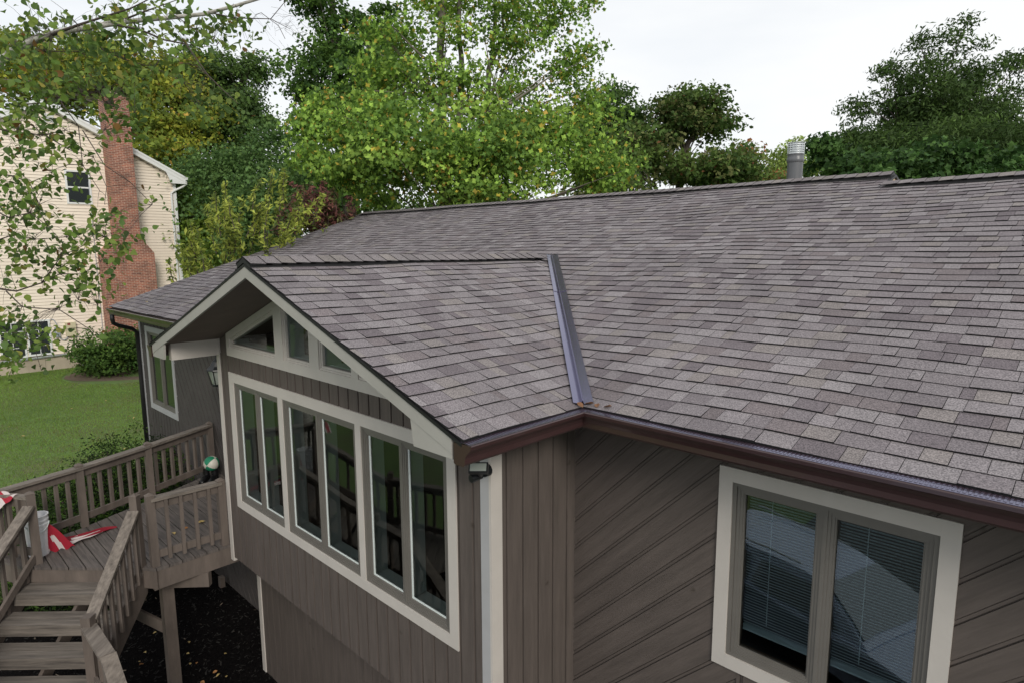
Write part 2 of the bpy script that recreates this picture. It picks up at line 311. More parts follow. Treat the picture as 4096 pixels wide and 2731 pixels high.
# grass blades over the part of the lawn in view
n = 340000
gx = -7-rng.random(n)**.75*24; gy = rng.uniform(-11, 8.0, n)
k = ~((gx > -9.9) & (gy > -4.1)); d = (gx-CAMP[0])*CF[0]+(gy-CAMP[1])*CF[1]
xs = ((gx-CAMP[0])*CR[0]+(gy-CAMP[1])*CR[1])/np.maximum(d, .1); k &= (xs > -.95) & (xs < -.45) & (d > 5) & (gx > -30.4)
k &= ((gx+27.6)/2.3)**2+((gy-4.6)/2.3)**2 > 1
gx, gy = gx[k], gy[k]; n = len(gx); h = rng.uniform(.03, .075, n); a = rng.uniform(0, 2*np.pi, n); wdt = rng.uniform(.004, .008, n)
lean = rng.normal(0, .03, (n, 2)); z0 = gz(gx, gy)
V = np.stack([np.stack([gx-np.cos(a)*wdt, gy-np.sin(a)*wdt, z0], -1), np.stack([gx+np.cos(a)*wdt, gy+np.sin(a)*wdt, z0], -1), np.stack([gx+lean[:, 0], gy+lean[:, 1], z0+h], -1)], 1).reshape(-1, 3)
pt = .9*np.sin(gx*.9+1.3*np.sin(gy*.7))*.5+np.sin(gy*1.3+gx*.35)*.5
base = np.array([.195, .31, .06])*(1+.2*pt[:, None])*rng.uniform(.65, 1.4, (n, 1)); dry = rng.random(n) < .10+.16*(pt > .3); base[dry] = np.array([.21, .17, .07])*rng.uniform(.6, 1.2, (dry.sum(), 1))
tag(npmesh('grass', V, np.arange(3*n).reshape(-1, 3), 'leaf', tint=base), 'short mown green grass covering the lawn', 'grass', kind='stuff')

# ------------------------------------------------------------------ the house
XP, ZP, XE, ZE, XW = -2.4445, 5.840, .4638, 4.812, -4.886
O_, D_, YE, YR, ZR, XV, YQ = .679, .991, .4876, 6.6206, 6.890, -11.90, 3.530
GS = (ZP-ZE)/(XE-XP); MS = (ZR-ZE)/(YR-YE); XL = 2*XP-XE; XR = 7.5
house = thing('house', 'brown sided house with grey shingle roof and front gable bay of tall windows', 'house', (-2, 3, 0))
SHC = [(.222, .210, .218), (.203, .190, .198), (.184, .171, .180), (.150, .136, .146), (.172, .155, .160), (.214, .200, .195), (.240, .229, .236), (.195, .183, .191)]
SHC = [tuple((.19+(q-.19)*1.05)*d_ for q, d_ in zip(c_, (.945, .915, .91))) for c_ in SHC]
SHW = [.16, .2, .18, .13, .12, .1, .06, .14]
def shingles(name, o, u, v, nrm, rows, u_range, seed, ex=.143, dark=1., skip=None):
    R = random.Random(seed); o, u, v, nrm = Vector(o), Vector(u), Vector(v), Vector(nrm); mb = MB()
    ph = [R.uniform(0, 6) for _ in range(6)]
    def W(a, b): return .006*math.sin(a*1.9+ph[0]+b*.7)+.0045*math.sin(a*4.1+ph[1]-b*1.9)+.006*math.sin(b*2.3+ph[2]+a*.45)
    def dv(a, j): return .010*math.sin(a*1.1+ph[3]+j*.22)+.006*math.sin(a*2.9+ph[4]+j*.8)+.003*math.sin(a*7+j*2.3)
    for j in range(rows):
        u0, u1 = u_range(j*ex+ex*.5)
        if u1-u0 < .03: continue
        a = u0-R.uniform(0, .2); prev = None
        while a < u1:
            wd = R.choice([.07, .10, .13, .16, .18, .21, .25]); b = a+wd
            ci = R.choices(range(8), SHW)[0]
            if ci == prev: ci = R.choices(range(8), SHW)[0]
            prev = ci; lum = R.uniform(.94, 1.06)*dark; c = [SHC[ci][0]*lum*1.03, SHC[ci][1]*lum*1.03, SHC[ci][2]*lum*1.06]
            s0, s1 = max(a, u0), min(b, u1)
            if s1-s0 > .02 and not (skip and skip((s0+s1)/2, j*ex)):
                T = .009+R.choice([0, .001, .005, .006]); g = .0016
                P = lambda q, vv, h: o+u*q+v*(vv+dv(q, j))+nrm*(h+W(q, vv))
                v0 = j*ex; v1 = v0+ex+.012
                A, B, C2, D2 = P(s0+g, v0, T), P(s1-g, v0, T), P(s1-g, v1, .003), P(s0+g, v1, .003)
                A2, B2 = P(s0+g, v0, -.006), P(s1-g, v0, -.006)
                i = len(mb.v); mb.v += [tuple(x) for x in (A, B, C2, D2, A2, B2)]
                mb.f += [(i, i+1, i+2, i+3), (i+4, i+5, i+1, i), (i+4, i, i+3), (i+1, i+5, i+2)]
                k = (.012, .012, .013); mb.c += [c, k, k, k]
            a = b
    return mb.build(name, 'shingle', house)
# main front slope
cm = 1/math.hypot(1, MS); vdir = (0, cm, MS*cm); nm = (0, -MS*cm, cm); LM = math.hypot(YR-YE, ZR-ZE); rows = int(LM/.143)
XS = .87; LR = (6.147-YE)/cm
def skipm(u, v):
    x = XV+u; y = YE+v*cm
    if y > YQ: return False
    f = (y-YE)/(YQ-YE); return XL+(XP-XL)*f+.12 < x < XE+(XP-XE)*f-.12
shingles('roof_shingles', (XV, YE, ZE), (1, 0, 0), vdir, nm, rows, lambda v: (0, (XS-XV) if v > LR else (XR-XV)), 3, skip=skipm)
# back slopes and slabs beneath the shingles
def slab(mb, pts, nrm, t): nrm = Vector(nrm); mb.prism([Vector(p)-nrm*t for p in pts], [Vector(p)-nrm*.022 for p in pts])
mb = MB()
nm_ = nm
slab(mb, [(XV, YE+.03, ZE+.03*MS), (XS, YE+.03, ZE+.03*MS), (XS, YR, ZR), (XV, YR, ZR)], nm, .09)
slab(mb, [(XS, YE+.03, ZE+.03*MS), (XR, YE+.03, ZE+.03*MS), (XR, 6.147, ZE+(6.147-YE)*MS), (XS, 6.147, ZE+(6.147-YE)*MS)], nm, .09)
slab(mb, [(XV, YR, ZR), (XS, YR, ZR), (XS, 2*YR-YE, ZE), (XV, 2*YR-YE, ZE)], (0, MS*cm, cm), .09)
zz2 = ZE+(6.147-YE)*MS; slab(mb, [(XS, 6.147, zz2), (XR, 6.147, zz2), (XR, 2*YR-YE, ZE), (XS, 2*YR-YE, ZE)], (0, .3, .95), .09)
mb.build('roof_deck', 'soffit', house)
mb = MB(); y1 = 6.147
mb.prism([(XS-.03, y1+.02, zz2-.02), (XS-.03, 2*YR-y1-.02, zz2-.02), (XS-.03, YR, ZR-.03)], [(XS+.006, y1+.02, zz2-.02), (XS+.006, 2*YR-y1-.02, zz2-.02), (XS+.006, YR, ZR-.03)])
mb.build('gable_sheathing', 'oak', house)
mb = MB(); mb.beam((XS+.015, y1+.02, zz2-.0), (XS+.015, YR, ZR-.005), .03, .03); mb.beam((XS+.015, YR, ZR-.005), (XS+.015, YR+.45, ZR-.15), .03, .03); mb.build('drip_edge', 'black', house)
# gable slopes
cg = 1/math.hypot(1, GS); LG = math.hypot(XE-XP, ZP-ZE); rg = int(LG/.143)
uv = lambda v: (0, (YE-(-O_))+(YQ-YE)*min(1, v/LG)+.02)
shingles('gable_shingles', (XE, -O_, ZE), (0, 1, 0), (-cg, 0, GS*cg), (GS*cg, 0, cg), rg, uv, 8, dark=1.03)
shingles('gable_shingles', (XL, -O_, ZE), (0, 1, 0), (cg, 0, GS*cg), (-GS*cg, 0, cg), rg, uv, 9)
mb = MB()
for x0, sg in ((XE, 1), (XL, -1)):
    q = x0-sg*.03; zq = ZE+.03*GS
    slab(mb, [(q, -O_+.02, zq), (q, YE, zq), (XP, YQ, ZP), (XP, -O_+.02, ZP)], (sg*GS*cg, 0, cg), .1)
mb.build('gable_soffit', 'soffit', house)
# ridge vents and cap shingles
def ridge(o, d, L_, sl, vent_to, name):
    o = Vector(o); d = Vector(d); up = Vector((0, 0, 1)); s = d.cross(up).normalized(); R = random.Random(5)
    mb = MB(); w_ = .138; h = .05
    for k in (-1, 1):
        a = s*k*w_-up*sl*w_
        mb.prism([o+up*.004, o+a+up*.004, o+a+d*vent_to+up*.004, o+d*vent_to+up*.004], [o+up*h, o+a+up*h, o+a+d*vent_to+up*(h*.9), o+d*vent_to+up*(h*.9)])
    if vent_to > .1: mb.build('ridge_vent', 'black', house)
    mb = MB(); q = 0.; w2 = .155
    while q < L_:
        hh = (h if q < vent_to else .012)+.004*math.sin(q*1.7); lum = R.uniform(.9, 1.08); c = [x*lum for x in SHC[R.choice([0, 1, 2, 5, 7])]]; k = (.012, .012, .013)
        e = min(q+.2, L_+.05); T = .014
        P = lambda t_, sd, z_: o+d*t_+s*sd*w2-up*sl*w2*abs(sd)+up*z_
        for sd in (-1, 1):
            A, B, C2, D2 = P(q, 0, hh+T), P(q, sd, hh+T-.006), P(e, sd, hh-.002), P(e, 0, hh+.004)
            A2, B2, C3 = P(q, 0, hh-.002), P(q, sd, hh-.012), P(e, sd, hh-.010)
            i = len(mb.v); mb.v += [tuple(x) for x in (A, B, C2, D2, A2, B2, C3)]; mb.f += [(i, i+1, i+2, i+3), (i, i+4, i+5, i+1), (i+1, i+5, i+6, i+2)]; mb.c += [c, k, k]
        q += .143
    mb.build(name, 'shingle', house)
ridge((XP, -O_-.01, ZP), (0, 1, 0), YQ+O_-.03, GS, 3.72, 'ridge_cap')
ridge((XS, YR, ZR), (-1, 0, 0), XS-XV+.02, MS, XS-XV-.3, 'ridge_cap')
ridge((XR, 6.147, zz2), (-1, 0, 0), XR-XS-.06, .3, XR-XS-.06, 'ridge_cap')
# valley flashing
A = Vector((XE, YE, ZE)); B = Vector((XP, YQ, ZP)); vd = (B-A).normalized(); ng = Vector((GS*cg, 0, cg)); nmv = Vector(nm)
tg = ng.cross(vd).normalized(); tg = tg if tg.y < 0 else -tg; tm = nmv.cross(vd).normalized(); tm = tm if tm.x > 0 else -tm
mb = MB(); a0 = A-vd*.0; um = (ng+nmv).normalized()
for (s0, s1) in ((0, .62), (.615, 1.)):
    lift = .022+(.004 if s0 > 0 else 0); p = A+(B-A)*s0; q = A+(B-A)*min(s1, 1)-vd*(0 if s1 < 1 else .02)
    for tt, nn in ((tg, ng), (tm, nmv)):
        wd = .075 if tt is tg else .088
        mb.prism([p+nn*lift+tt*.02, p+nn*lift+tt*wd, q+nn*lift+tt*wd, q+nn*lift+tt*.02], [x+nn*.004 for x in (p+nn*lift+tt*.02, p+nn*lift+tt*wd, q+nn*lift+tt*wd, q+nn*lift+tt*.02)])
        mb.prism([p+nn*lift+tt*.02, q+nn*lift+tt*.02, q+um*(lift+.036), p+um*(lift+.036)], [x+tt*.002 for x in (p+nn*lift+tt*.02, q+nn*lift+tt*.02, q+um*(lift+.036), p+um*(lift+.036))])
mb.build('valley_flashing', 'flash', house)
# gutters: K profile, (outward, height)
PROF = [(0, .0), (0, -.125), (.012, -.133), (.085, -.133), (.098, -.118), (.100, -.085), (.112, -.06), (.135, -.035), (.150, -.022), (.155, 0), (.147, .006), (.140, 0), (.128, -.028), (.09, -.075), (.088, -.112), (.01, -.12), (.008, 0)]
def gutter(name, p, q, outw, mitre0=0, mitre1=0, cap0=True, cap1=True, guard=True):
    p, q, ow = Vector(p), Vector(q), Vector(outw); d = (q-p).normalized(); up = Vector((0, 0, 1)); mb = MB()
    ra = [p+ow*a+up*b+d*(mitre0*a) for a, b in PROF]; rb = [q+ow*a+up*b-d*(mitre1*a) for a, b in PROF]; n = len(PROF)
    mb.poly(ra+rb, [(k, (k+1) % n, n+(k+1) % n, n+k) for k in range(n)])
    outer = [(0, 0), (0, -.128), (.012, -.136), (.087, -.136), (.101, -.119), (.103, -.085), (.115, -.06), (.138, -.035), (.153, -.022), (.158, .008)]
    for c, pp_, sg in ((cap0, p, -1), (cap1, q, 1)):
        if c: mb.prism([pp_+ow*a+up*b for a, b in outer], [pp_+ow*a+up*b+d*sg*.004 for a, b in outer])
    g = mb.build(name, 'gutter', house)
    if guard:
        mb = MB(); L_ = (q-p).length; nn = int(L_/.022); up_ = .016
        mb.prism([p+ow*-.06+up*.030, p+ow*.05+up*(up_-.004)+d*mitre0*.05, q+ow*.05+up*(up_-.004)-d*mitre1*.05, q+ow*-.06+up*.030], [x+up*.003 for x in (p+ow*-.06+up*.030, p+ow*.05+up*(up_-.004)+d*mitre0*.05, q+ow*.05+up*(up_-.004)-d*mitre1*.05, q+ow*-.06+up*.030)])
        mb.prism([p+ow*.05+up*(up_-.004)+d*mitre0*.05, p+ow*.148+up*.006+d*mitre0*.148, q+ow*.148+up*.006-d*mitre1*.148, q+ow*.05+up*(up_-.004)-d*mitre1*.05], [x+up*.003 for x in (p+ow*.05+up*(up_-.004)+d*mitre0*.05, p+ow*.148+up*.006+d*mitre0*.148, q+ow*.148+up*.006-d*mitre1*.148, q+ow*.05+up*(up_-.004)-d*mitre1*.05)])
        for k in range(nn):
            s = (k+.5)/nn*L_; s0 = mitre0*.05; 
            if s < mitre0*.15 or s > L_-mitre1*.15: continue
            for r0, r1 in ((.0, .036), (.052, .09), (.1, .134)):
                zz_ = lambda r: .0135 if r < .05 else .0135-(r-.05)*.06
                mb.prism([p+d*(s-.0065)+ow*r0+up*(zz_(r0)+.003), p+d*(s+.0065)+ow*r0+up*(zz_(r0)+.003), p+d*(s+.0065)+ow*r1+up*(zz_(r1)+.003), p+d*(s-.0065)+ow*r1+up*(zz_(r1)+.003)], [p+d*(s-.004)+ow*(r0+.003)+up*(zz_(r0)+.0038), p+d*(s+.004)+ow*(r0+.003)+up*(zz_(r0)+.0038), p+d*(s+.004)+ow*(r1-.003)+up*(zz_(r1)+.0038), p+d*(s-.004)+ow*(r1-.003)+up*(zz_(r1)+.0038)])
        mb.build('leaf_guard', 'guard', g)
    return g
gx0 = XE-.075; gy0 = YE+.075; gzt = 4.80
gutter('gutter', (gx0, -O_, gzt), (gx0, gy0, gzt), (1, 0, 0), 0, 1, True, False)
gutter('gutter', (gx0, gy0, gzt), (XR, gy0, gzt), (0, -1, 0), 1, 0, False, True)
gutter('gutter', (XV+.02, gy0, gzt-.02), (-4.95, gy0, gzt+.01), (0, -1, 0), 0, 0, True, True, guard=False)
gutter('gutter', (XL+.075, gy0-.2, gzt), (XL+.075, -O_, gzt), (-1, 0, 0), 0, 0, False, True, guard=False)
# fascia and soffits behind the gutters
for q_ in (((gx0-.02, -O_+.03, 4.64), (gx0-.001, gy0, 4.81)), ((gx0, gy0+.001, 4.64), (XR, gy0+.02, 4.81)), ((XV+.02, gy0+.001, 4.62), (-4.95, gy0+.02, 4.80))): mb = MB(); mb.box(*q_); mb.build('fascia', 'gutter', house)
for q_ in (((-.0, -O_+.12, 4.66), (gx0-.021, gy0, 4.675)), ((0.02, gy0+.021, 4.655), (XR, D_-.002, 4.668)), ((XV+.02, gy0+.021, 4.625), (XW, D_-.002, 4.64))): mb = MB(); mb.box(*q_); mb.build('eave_soffit', 'gutter', house)
mb = MB(); mb.tube([(XV+.2, YE-.02, 4.66), (XV+.2, YE-.02, 4.56), (XV+.17, YE+.0, 4.48), (XV+.12, YE+.1, 4.42), (XV+.09, YE+.35, 4.33), (XV+.07, D_-.06, 4.24), (XV+.07, D_-.06, 3.2), (XV+.07, D_-.06, .2)], .043, 10)
mb.build('downspout', 'black', house, smooth=True)
# rake boards with their boxed ends
mb = MB(); yb0, yb1 = -O_+.002, -O_+.028
top = lambda x, d=.035: ZP-GS*abs(x-XP)-d
for sg in (1, -1):
    xe_ = XP+sg*(XE-XP-.10)
    x2 = XP+sg*2.39
    pts = [(XP, top(XP)), (xe_, top(xe_)), (xe_, 4.684), (x2+sg*.04, 4.684), (x2, top(x2, .165)), (XP, top(XP, .165))]
    if sg < 0: pts = pts[::-1]
    # two convex pieces
    a = [(XP, top(XP, .026)), (xe_, top(xe_, .026)), (xe_, top(xe_, .128)), (XP, top(XP, .128))]
    b = [(x2, top(x2, .128)), (xe_, top(xe_, .128)), (xe_, 4.684), (x2+sg*.03, 4.684)]
    for q, dy in ((a, 0), (b, .004)): mb.prism([(x, yb0+dy, z) for x, z in q], [(x, yb1, z) for x, z in q])
mb.build('rake_board', 'rake', house)
mb = MB()
for sg in (1, -1):                                    # narrow drip strip just under the shingles
    xe_ = XP+sg*(XE-XP-.0)
    q = [(XP, top(XP, .004)), (xe_, top(xe_, .004)), (xe_, top(xe_, .026)), (XP, top(XP, .026))]
    mb.prism([(x, yb0-.008, z) for x, z in q], [(x, yb1, z) for x, z in q])
mb.build('drip_edge', 'black', house)
mb = MB(); mb.box((-5.02, -.57, 4.655), (-4.925, .02, 4.875)); mb.build('porch_beam', 'trim', house)

BAY = Fr((0, 0, 0), (1, 0, 0), (0, -1, 0)); MAIN = Fr((0, D_, 0), (1, 0, 0), (0, -1, 0)); RET = Fr((0, 0, 0), (0, 1, 0), (1, 0, 0))
LOW = Fr((0, .38, 0), (1, 0, 0), (0, -1, 0))
ZS = 1.951; WL, WR, WB, WT = -4.6436, -.3674, 2.734, 4.477
def rect(a0, a1, b0, b1): return [(a0, b0), (a1, b0), (a1, b1), (a0, b1)]
sof = lambda x: ZP-GS*abs(x-XP)-.115
mb = MB()
UB = 4.685  # bottom of the upper trim
for poly in (rect(XW, WL, ZS, UB), rect(WR, -.092, ZS, UB), rect(WL, WR, ZS, WB+.004), rect(WL, WR, WT-.004, UB)):
    planks(mb, BAY, [poly], 0, .1722, .026, off=-.166)
mb.prism([BAY(a, b, -.1) for a, b in ((XW, UB), (WL, UB), (WL, sof(WL)), (XW, sof(XW)))], [BAY(a, b, .012) for a, b in ((XW, UB), (WL, UB), (WL, sof(WL)), (XW, sof(XW)))])
mb.box((XW, 0.1, ZS), (XW+.1, D_, sof(XW)))
mb.build('bay_wall', 'siding', house)
mb = MB(); planks(mb, RET, [rect(.095, D_+.02, ZS, 4.66)], 0, .1815, .03, off=.124+.03); mb.box((-.1, .1, ZS), (-.098, D_, 4.7)); mb.build('return_wall', 'siding', house)
mb = MB(); mb.box((XW+.05, .02, ZS+.01), (-.02, .4, ZS+.06)); mb.build('bay_floor', 'soffit', house)
mb = MB(); planks(mb, LOW, [rect(-5.04, 3, -.2, ZS+.02)], 0, .172, .014, off=-.05, th=.008); planks(mb, Fr((0, 0, 0), (0, 1, 0), (1, 0, 0)), [rect(.38, D_, -.2, ZS+.02)], 0, .172, .014, th=.008); mb.build('lower_wall', 'siding', house)
mb = MB(); mb.box((-5.13, .355, .0), (-5.04, .45, ZS+.05)); mb.build('corner_trim', 'trim', house)
mb = MB()
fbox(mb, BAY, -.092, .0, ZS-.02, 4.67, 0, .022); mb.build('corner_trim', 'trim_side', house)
mb = MB(); fbox(mb, RET, -.0215, .095, ZS-.02, 4.67, 0, .022); mb.build('corner_trim', 'trim', house)
mb = MB(); mb.box((-5.0, -.022, ZS-.06), (-4.91, .1, 4.93)); mb.build('corner_trim', 'trim', house)
# main wall: diagonal boards, window hole
A0, A1, B0, B1 = 1.314, 2.722, 2.97, 4.462
mb = MB(); s45 = math.radians(135); offd = (math.cos(s45)*0+math.sin(s45)*3.901)
planks(mb, MAIN, [rect(0.012, A0+.003, 2.55, 4.66), rect(A1-.003, XR, 2.4, 4.66), rect(A0+.003, A1-.003, B1-.003, 4.66)], s45, .1757, .03, off=offd)
planks(mb, MAIN, [rect(.012, 1.5, .0, 2.55)], s45, .1757, .03, off=offd)
planks(mb, MAIN, [rect(1.5, XR, -.1, 2.4)], 0, .172, .026, off=0)
planks(mb, MAIN, [rect(A0+.003, 1.5, 2.55, B0+.003)], s45, .1757, .03, off=offd)
planks(mb, MAIN, [rect(1.5, A1-.003, 2.4, B0+.003)], 0, .172, .026, off=0)
mb.build('main_wall', 'siding_diag', house)
# porch wall on the left
L0, L1, LB, LT = -11.40, -9.79, 2.68, 4.42
mb = MB(); s2 = math.radians(45)
planks(mb, MAIN, [rect(-11.72, L0, .0, 4.63), rect(L1, XW, .0, 4.63), rect(L0, L1, LT-.003, 4.63)], math.radians(33), .176, .026, off=.05, back=.08)
planks(mb, MAIN, [rect(L0, L1, .0, LB+.003)], 0, .172, .03, back=.08)
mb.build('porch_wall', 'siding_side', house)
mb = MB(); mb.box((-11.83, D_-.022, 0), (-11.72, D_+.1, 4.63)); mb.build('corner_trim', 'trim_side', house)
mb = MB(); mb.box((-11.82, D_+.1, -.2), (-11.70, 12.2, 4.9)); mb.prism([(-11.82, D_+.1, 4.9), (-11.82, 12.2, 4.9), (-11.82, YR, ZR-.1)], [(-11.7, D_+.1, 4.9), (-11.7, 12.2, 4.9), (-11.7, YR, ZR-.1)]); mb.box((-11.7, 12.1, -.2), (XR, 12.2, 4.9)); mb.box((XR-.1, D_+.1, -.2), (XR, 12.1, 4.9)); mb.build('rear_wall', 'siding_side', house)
mb = MB(); mb.box((-11.7, D_+.6, 2.0), (-5.0, D_+.64, 4.9)); mb.prism([(-4.78, 3.0, 2.05), (-.1, 3.0, 2.05), (-.1, 3.0, 4.88), (XP, 3.0, 5.6), (-4.78, 3.0, 4.88)], [(-4.78, 3.04, 2.05), (-.1, 3.04, 2.05), (-.1, 3.04, 4.88), (XP, 3.04, 5.6), (-4.78, 3.04, 4.88)]); mb.box((-4.78, .1, 2.0), (-4.76, 3.0, 4.85)); mb.box((-.12, .1, 2.0), (-.10, 3.0, 4.85)); mb.box((.05, D_+1.8, 2.), (4.5, D_+1.84, 4.8)); mb.box((.05, D_+.1, 2.), (.07, D_+1.8, 4.8)); mb.box((4.45, D_+.1, 2.), (4.5, D_+1.8, 4.8)); mb.box((.05, D_+.1, 4.72), (4.5, D_+1.8, 4.74)); mb.build('room_walls', 'room', house)
mb = MB(); mb.box((-4.78, .1, 2.03), (-.1, 3.6, 2.06)); mb.box((.05, D_+.1, 2.0), (4.5, D_+1.8, 2.03)); mb.build('room_floor', 'floorin', house)

def window(fr, a0, a1, b0, b1, casements, glass='glass', frame_m='sash', jamb_m='white', inset=.02, blinds=None):
    """frame set in an opening; casements = [(u0, u1)]; each gets a sash, a pane and the inner jamb behind it"""
    mb = MB(); t = .028
    fbox(mb, fr, a0, a0+t, b0, b1, -.09, inset); fbox(mb, fr, a1-t, a1, b0, b1, -.09, inset); fbox(mb, fr, a0+t, a1-t, b0, b0+t, -.09, inset-.001); fbox(mb, fr, a0+t, a1-t, b1-t, b1, -.09, inset-.001)
    for (p, q) in zip(casements[:-1], casements[1:]): fbox(mb, fr, p[1]-.001, q[0]+.001, b0+t, b1-t, -.08, inset-.004)
    wn = mb.build('window', frame_m, house)
    for u0, u1 in casements:
        mb = MB(); s = .05; c0, c1 = -.04, inset-.01; v0, v1 = b0+t, b1-t
        for k, (e, dd) in enumerate(((0, 0), (.02, .006), (.036, .012))):
            x0, x1, y0, y1 = u0+e, u1-e, v0+e, v1-e; ss = .02 if k < 2 else s-.036
            fbox(mb, fr, x0, x0+ss, y0, y1, c0, c1-dd); fbox(mb, fr, x1-ss, x1, y0, y1, c0, c1-dd); fbox(mb, fr, x0+ss, x1-ss, y0, y0+ss, c0, c1-dd-.0005); fbox(mb, fr, x0+ss, x1-ss, y1-ss, y1, c0, c1-dd-.0005)
        mb.build('sash', frame_m, wn)
        mb = MB(); mb.face([fr(a, b, -.022) for a, b in rect(u0+s-.004, u1-s+.004, v0+s-.004, v1-s+.004)]); mb.build('pane', glass, wn)
        mb = MB(); j = .007; d0, d1 = (-.17 if not blinds else -.06), -.024; x0, x1, y0, y1 = u0+s-.006, u1-s+.006, v0+s-.006, v1-s+.006
        fbox(mb, fr, x0, x0+j, y0, y1, d0, d1); fbox(mb, fr, x1-j, x1, y0, y1, d0, d1); fbox(mb, fr, x0+j, x1-j, y0, y0+j, d0, d1); fbox(mb, fr, x0+j, x1-j, y1-j, y1, d0, d1); mb.build('jamb', jamb_m, wn)
        if jamb_m == 'white': mb = MB(); fbox(mb, fr, u0+s, u0+s+.015, v0+s, v1-s, -.021, -.012); fbox(mb, fr, u0+s+.015, u1-s, v0+s, v0+s+.012, -.021, -.0125); mb.build('glazing_bead', jamb_m, wn)
        if blinds:
            mb = MB(); z = y1-.03; x0, x1 = x0+.002, x1-.002; zb_ = y0+blinds; i = 0
            while z > zb_:
                w_ = .010; tilt = .0085; jz = .001*math.sin(i*1.7+u0*9)
                mb.prism([fr(x0+j, z-tilt+jz, -.075-w_), fr(x1-j, z-tilt, -.075-w_), fr(x1-j, z+tilt, -.075+w_), fr(x0+j, z+tilt+jz, -.075+w_)], [fr(x0+j, z-tilt+jz+.002, -.075-w_), fr(x1-j, z-tilt+.002, -.075-w_), fr(x1-j, z+tilt+.002, -.075+w_), fr(x0+j, z+tilt+jz+.002, -.075+w_)])
                z -= .0205; i += 1
            for q in range(5): fbox(mb, fr, x0+j, x1-j, z+.004-q*.006, z+.007-q*.006, -.088, -.062)
            fbox(mb, fr, x0+j, x1-j, z-.035, z-.022, -.09, -.06)
            fbox(mb, fr, x0+.17, x0+.175, z+.05, y1-.02, -.060, -.056)
            mb.build('blind', 'blind', wn)
    return wn
ops = [(-4.515, -3.345), (-3.245, -1.794), (-1.703, -.473)]; OB, OT = WB+.105, WT-.115
for a, b in ops:
    m_ = (a+b)/2; window(BAY, a, b, OB, OT, [(a+.028, m_-.008), (m_+.008, b-.028)])
mb = MB()
fbox(mb, BAY, WL, ops[0][0], WB, WT, -.03, .03); fbox(mb, BAY, ops[2][1], WR, WB, WT, -.03, .03)
fbox(mb, BAY, ops[0][0], ops[2][1], WB, OB, -.03, .031); fbox(mb, BAY, ops[0][0], ops[2][1], OT, WT, -.03, .031)
for q in (0, 1): fbox(mb, BAY, ops[q][1], ops[q+1][0], OB, OT, -.03, .029)
mb.build('window_trim', 'trim', house)
# upper trapezoid windows
UPM = [(-3.34, -3.15), (-2.585, -2.40), (-1.812, -1.70), (-1.0, -.9)]
def quadprism(mb, a0, a1, lo, hi, c0, c1):
    p = [(a0, lo(a0)), (a1, lo(a1)), (a1, hi(a1)), (a0, hi(a0))]
    if hi(a0)-lo(a0) < .004: p = [(a0, lo(a0)), (a1, lo(a1)), (a1, hi(a1))]
    if hi(a1)-lo(a1) < .004: p = [(a0, lo(a0)), (a1, lo(a1)), (a0, hi(a0))]
    mb.prism([BAY(a, b, c0) for a, b in p], [BAY(a, b, c1) for a, b in p])
hi = lambda x: sof(x); inn = lambda x: sof(x)-.088; BT = UB+.108
XTR = XP+(ZP-.115-UB-.01)/GS
mb = MB()
quadprism(mb, WL, -4.555, lambda x: UB, hi, -.03, .03)
quadprism(mb, -4.555, XP, lambda x: UB, lambda x: BT, -.03, .03); quadprism(mb, XP, -.62, lambda x: UB, lambda x: BT, -.03, .03)
quadprism(mb, -4.555, XP, inn, hi, -.03, .03); quadprism(mb, XP, -.62, inn, hi, -.03, .03)
for a, b in UPM[:3]:
    for p, q in ((a, min(b, XP)), (max(a, XP), b)):
        if q > p+.001: quadprism(mb, p, q, lambda x: BT, inn, -.03, .0285)
quadprism(mb, -.98, -.62, lambda x: UB, hi, -.03, .026)
mb.build('window_trim', 'trim', house)
for a, b in ((-4.555, -3.34), (-3.15, -2.585), (-2.40, -1.812), (-1.70, -.98)):
    mb = MB(); tt = .045; sp = [(a, b)] if not (a < XP < b) else [(a, XP), (XP, b)]
    lo_ = lambda x: BT; hi2 = lambda x: max(inn(x), BT+.02)
    for k, (e, c1) in enumerate(((0, .018), (.018, .008))):
        w_ = .018 if k == 0 else .022
        for p, q in sp:
            quadprism(mb, p+e, q-e, lambda x: BT+e, lambda x: BT+e+w_, -.06, c1)
            quadprism(mb, p+e, q-e, lambda x: hi2(x)-e-w_, lambda x: hi2(x)-e, -.06, c1-.001)
        quadprism(mb, a+e, a+e+w_, lambda x: BT+e+w_, lambda x: max(hi2(x)-e-w_, BT+e+w_+.001), -.06, c1-.002); quadprism(mb, b-e-w_, b-e, lambda x: BT+e+w_, lambda x: max(hi2(x)-e-w_, BT+e+w_+.001), -.06, c1-.002)
    wn = mb.build('window', 'trim', house)
    mb = MB(); e = .036; p = [(a+e, BT+e), (b-e, BT+e), (b-e, hi2(b-e)-e), (a+e, max(hi2(a+e)-e, BT+e+.005))]
    if hi2(b-e)-e < BT+e: p = [(a+e, BT+e), (a+e+(b-a)*.7, BT+e), (a+e, hi2(a+e)-e)]
    mb.face([BAY(x, z, -.02) for x, z in p]); mb.build('pane', 'glass', wn)
    mb = MB(); fbox(mb, BAY, a+e-.005, a+e+.006, BT+e, max(hi2(a+e)-e, BT+e+.05), -.2, -.024); fbox(mb, BAY, a+e+.012, b-e, BT+e-.01, BT+e+.008, -.2, -.062); mb.build('jamb', 'white', wn)
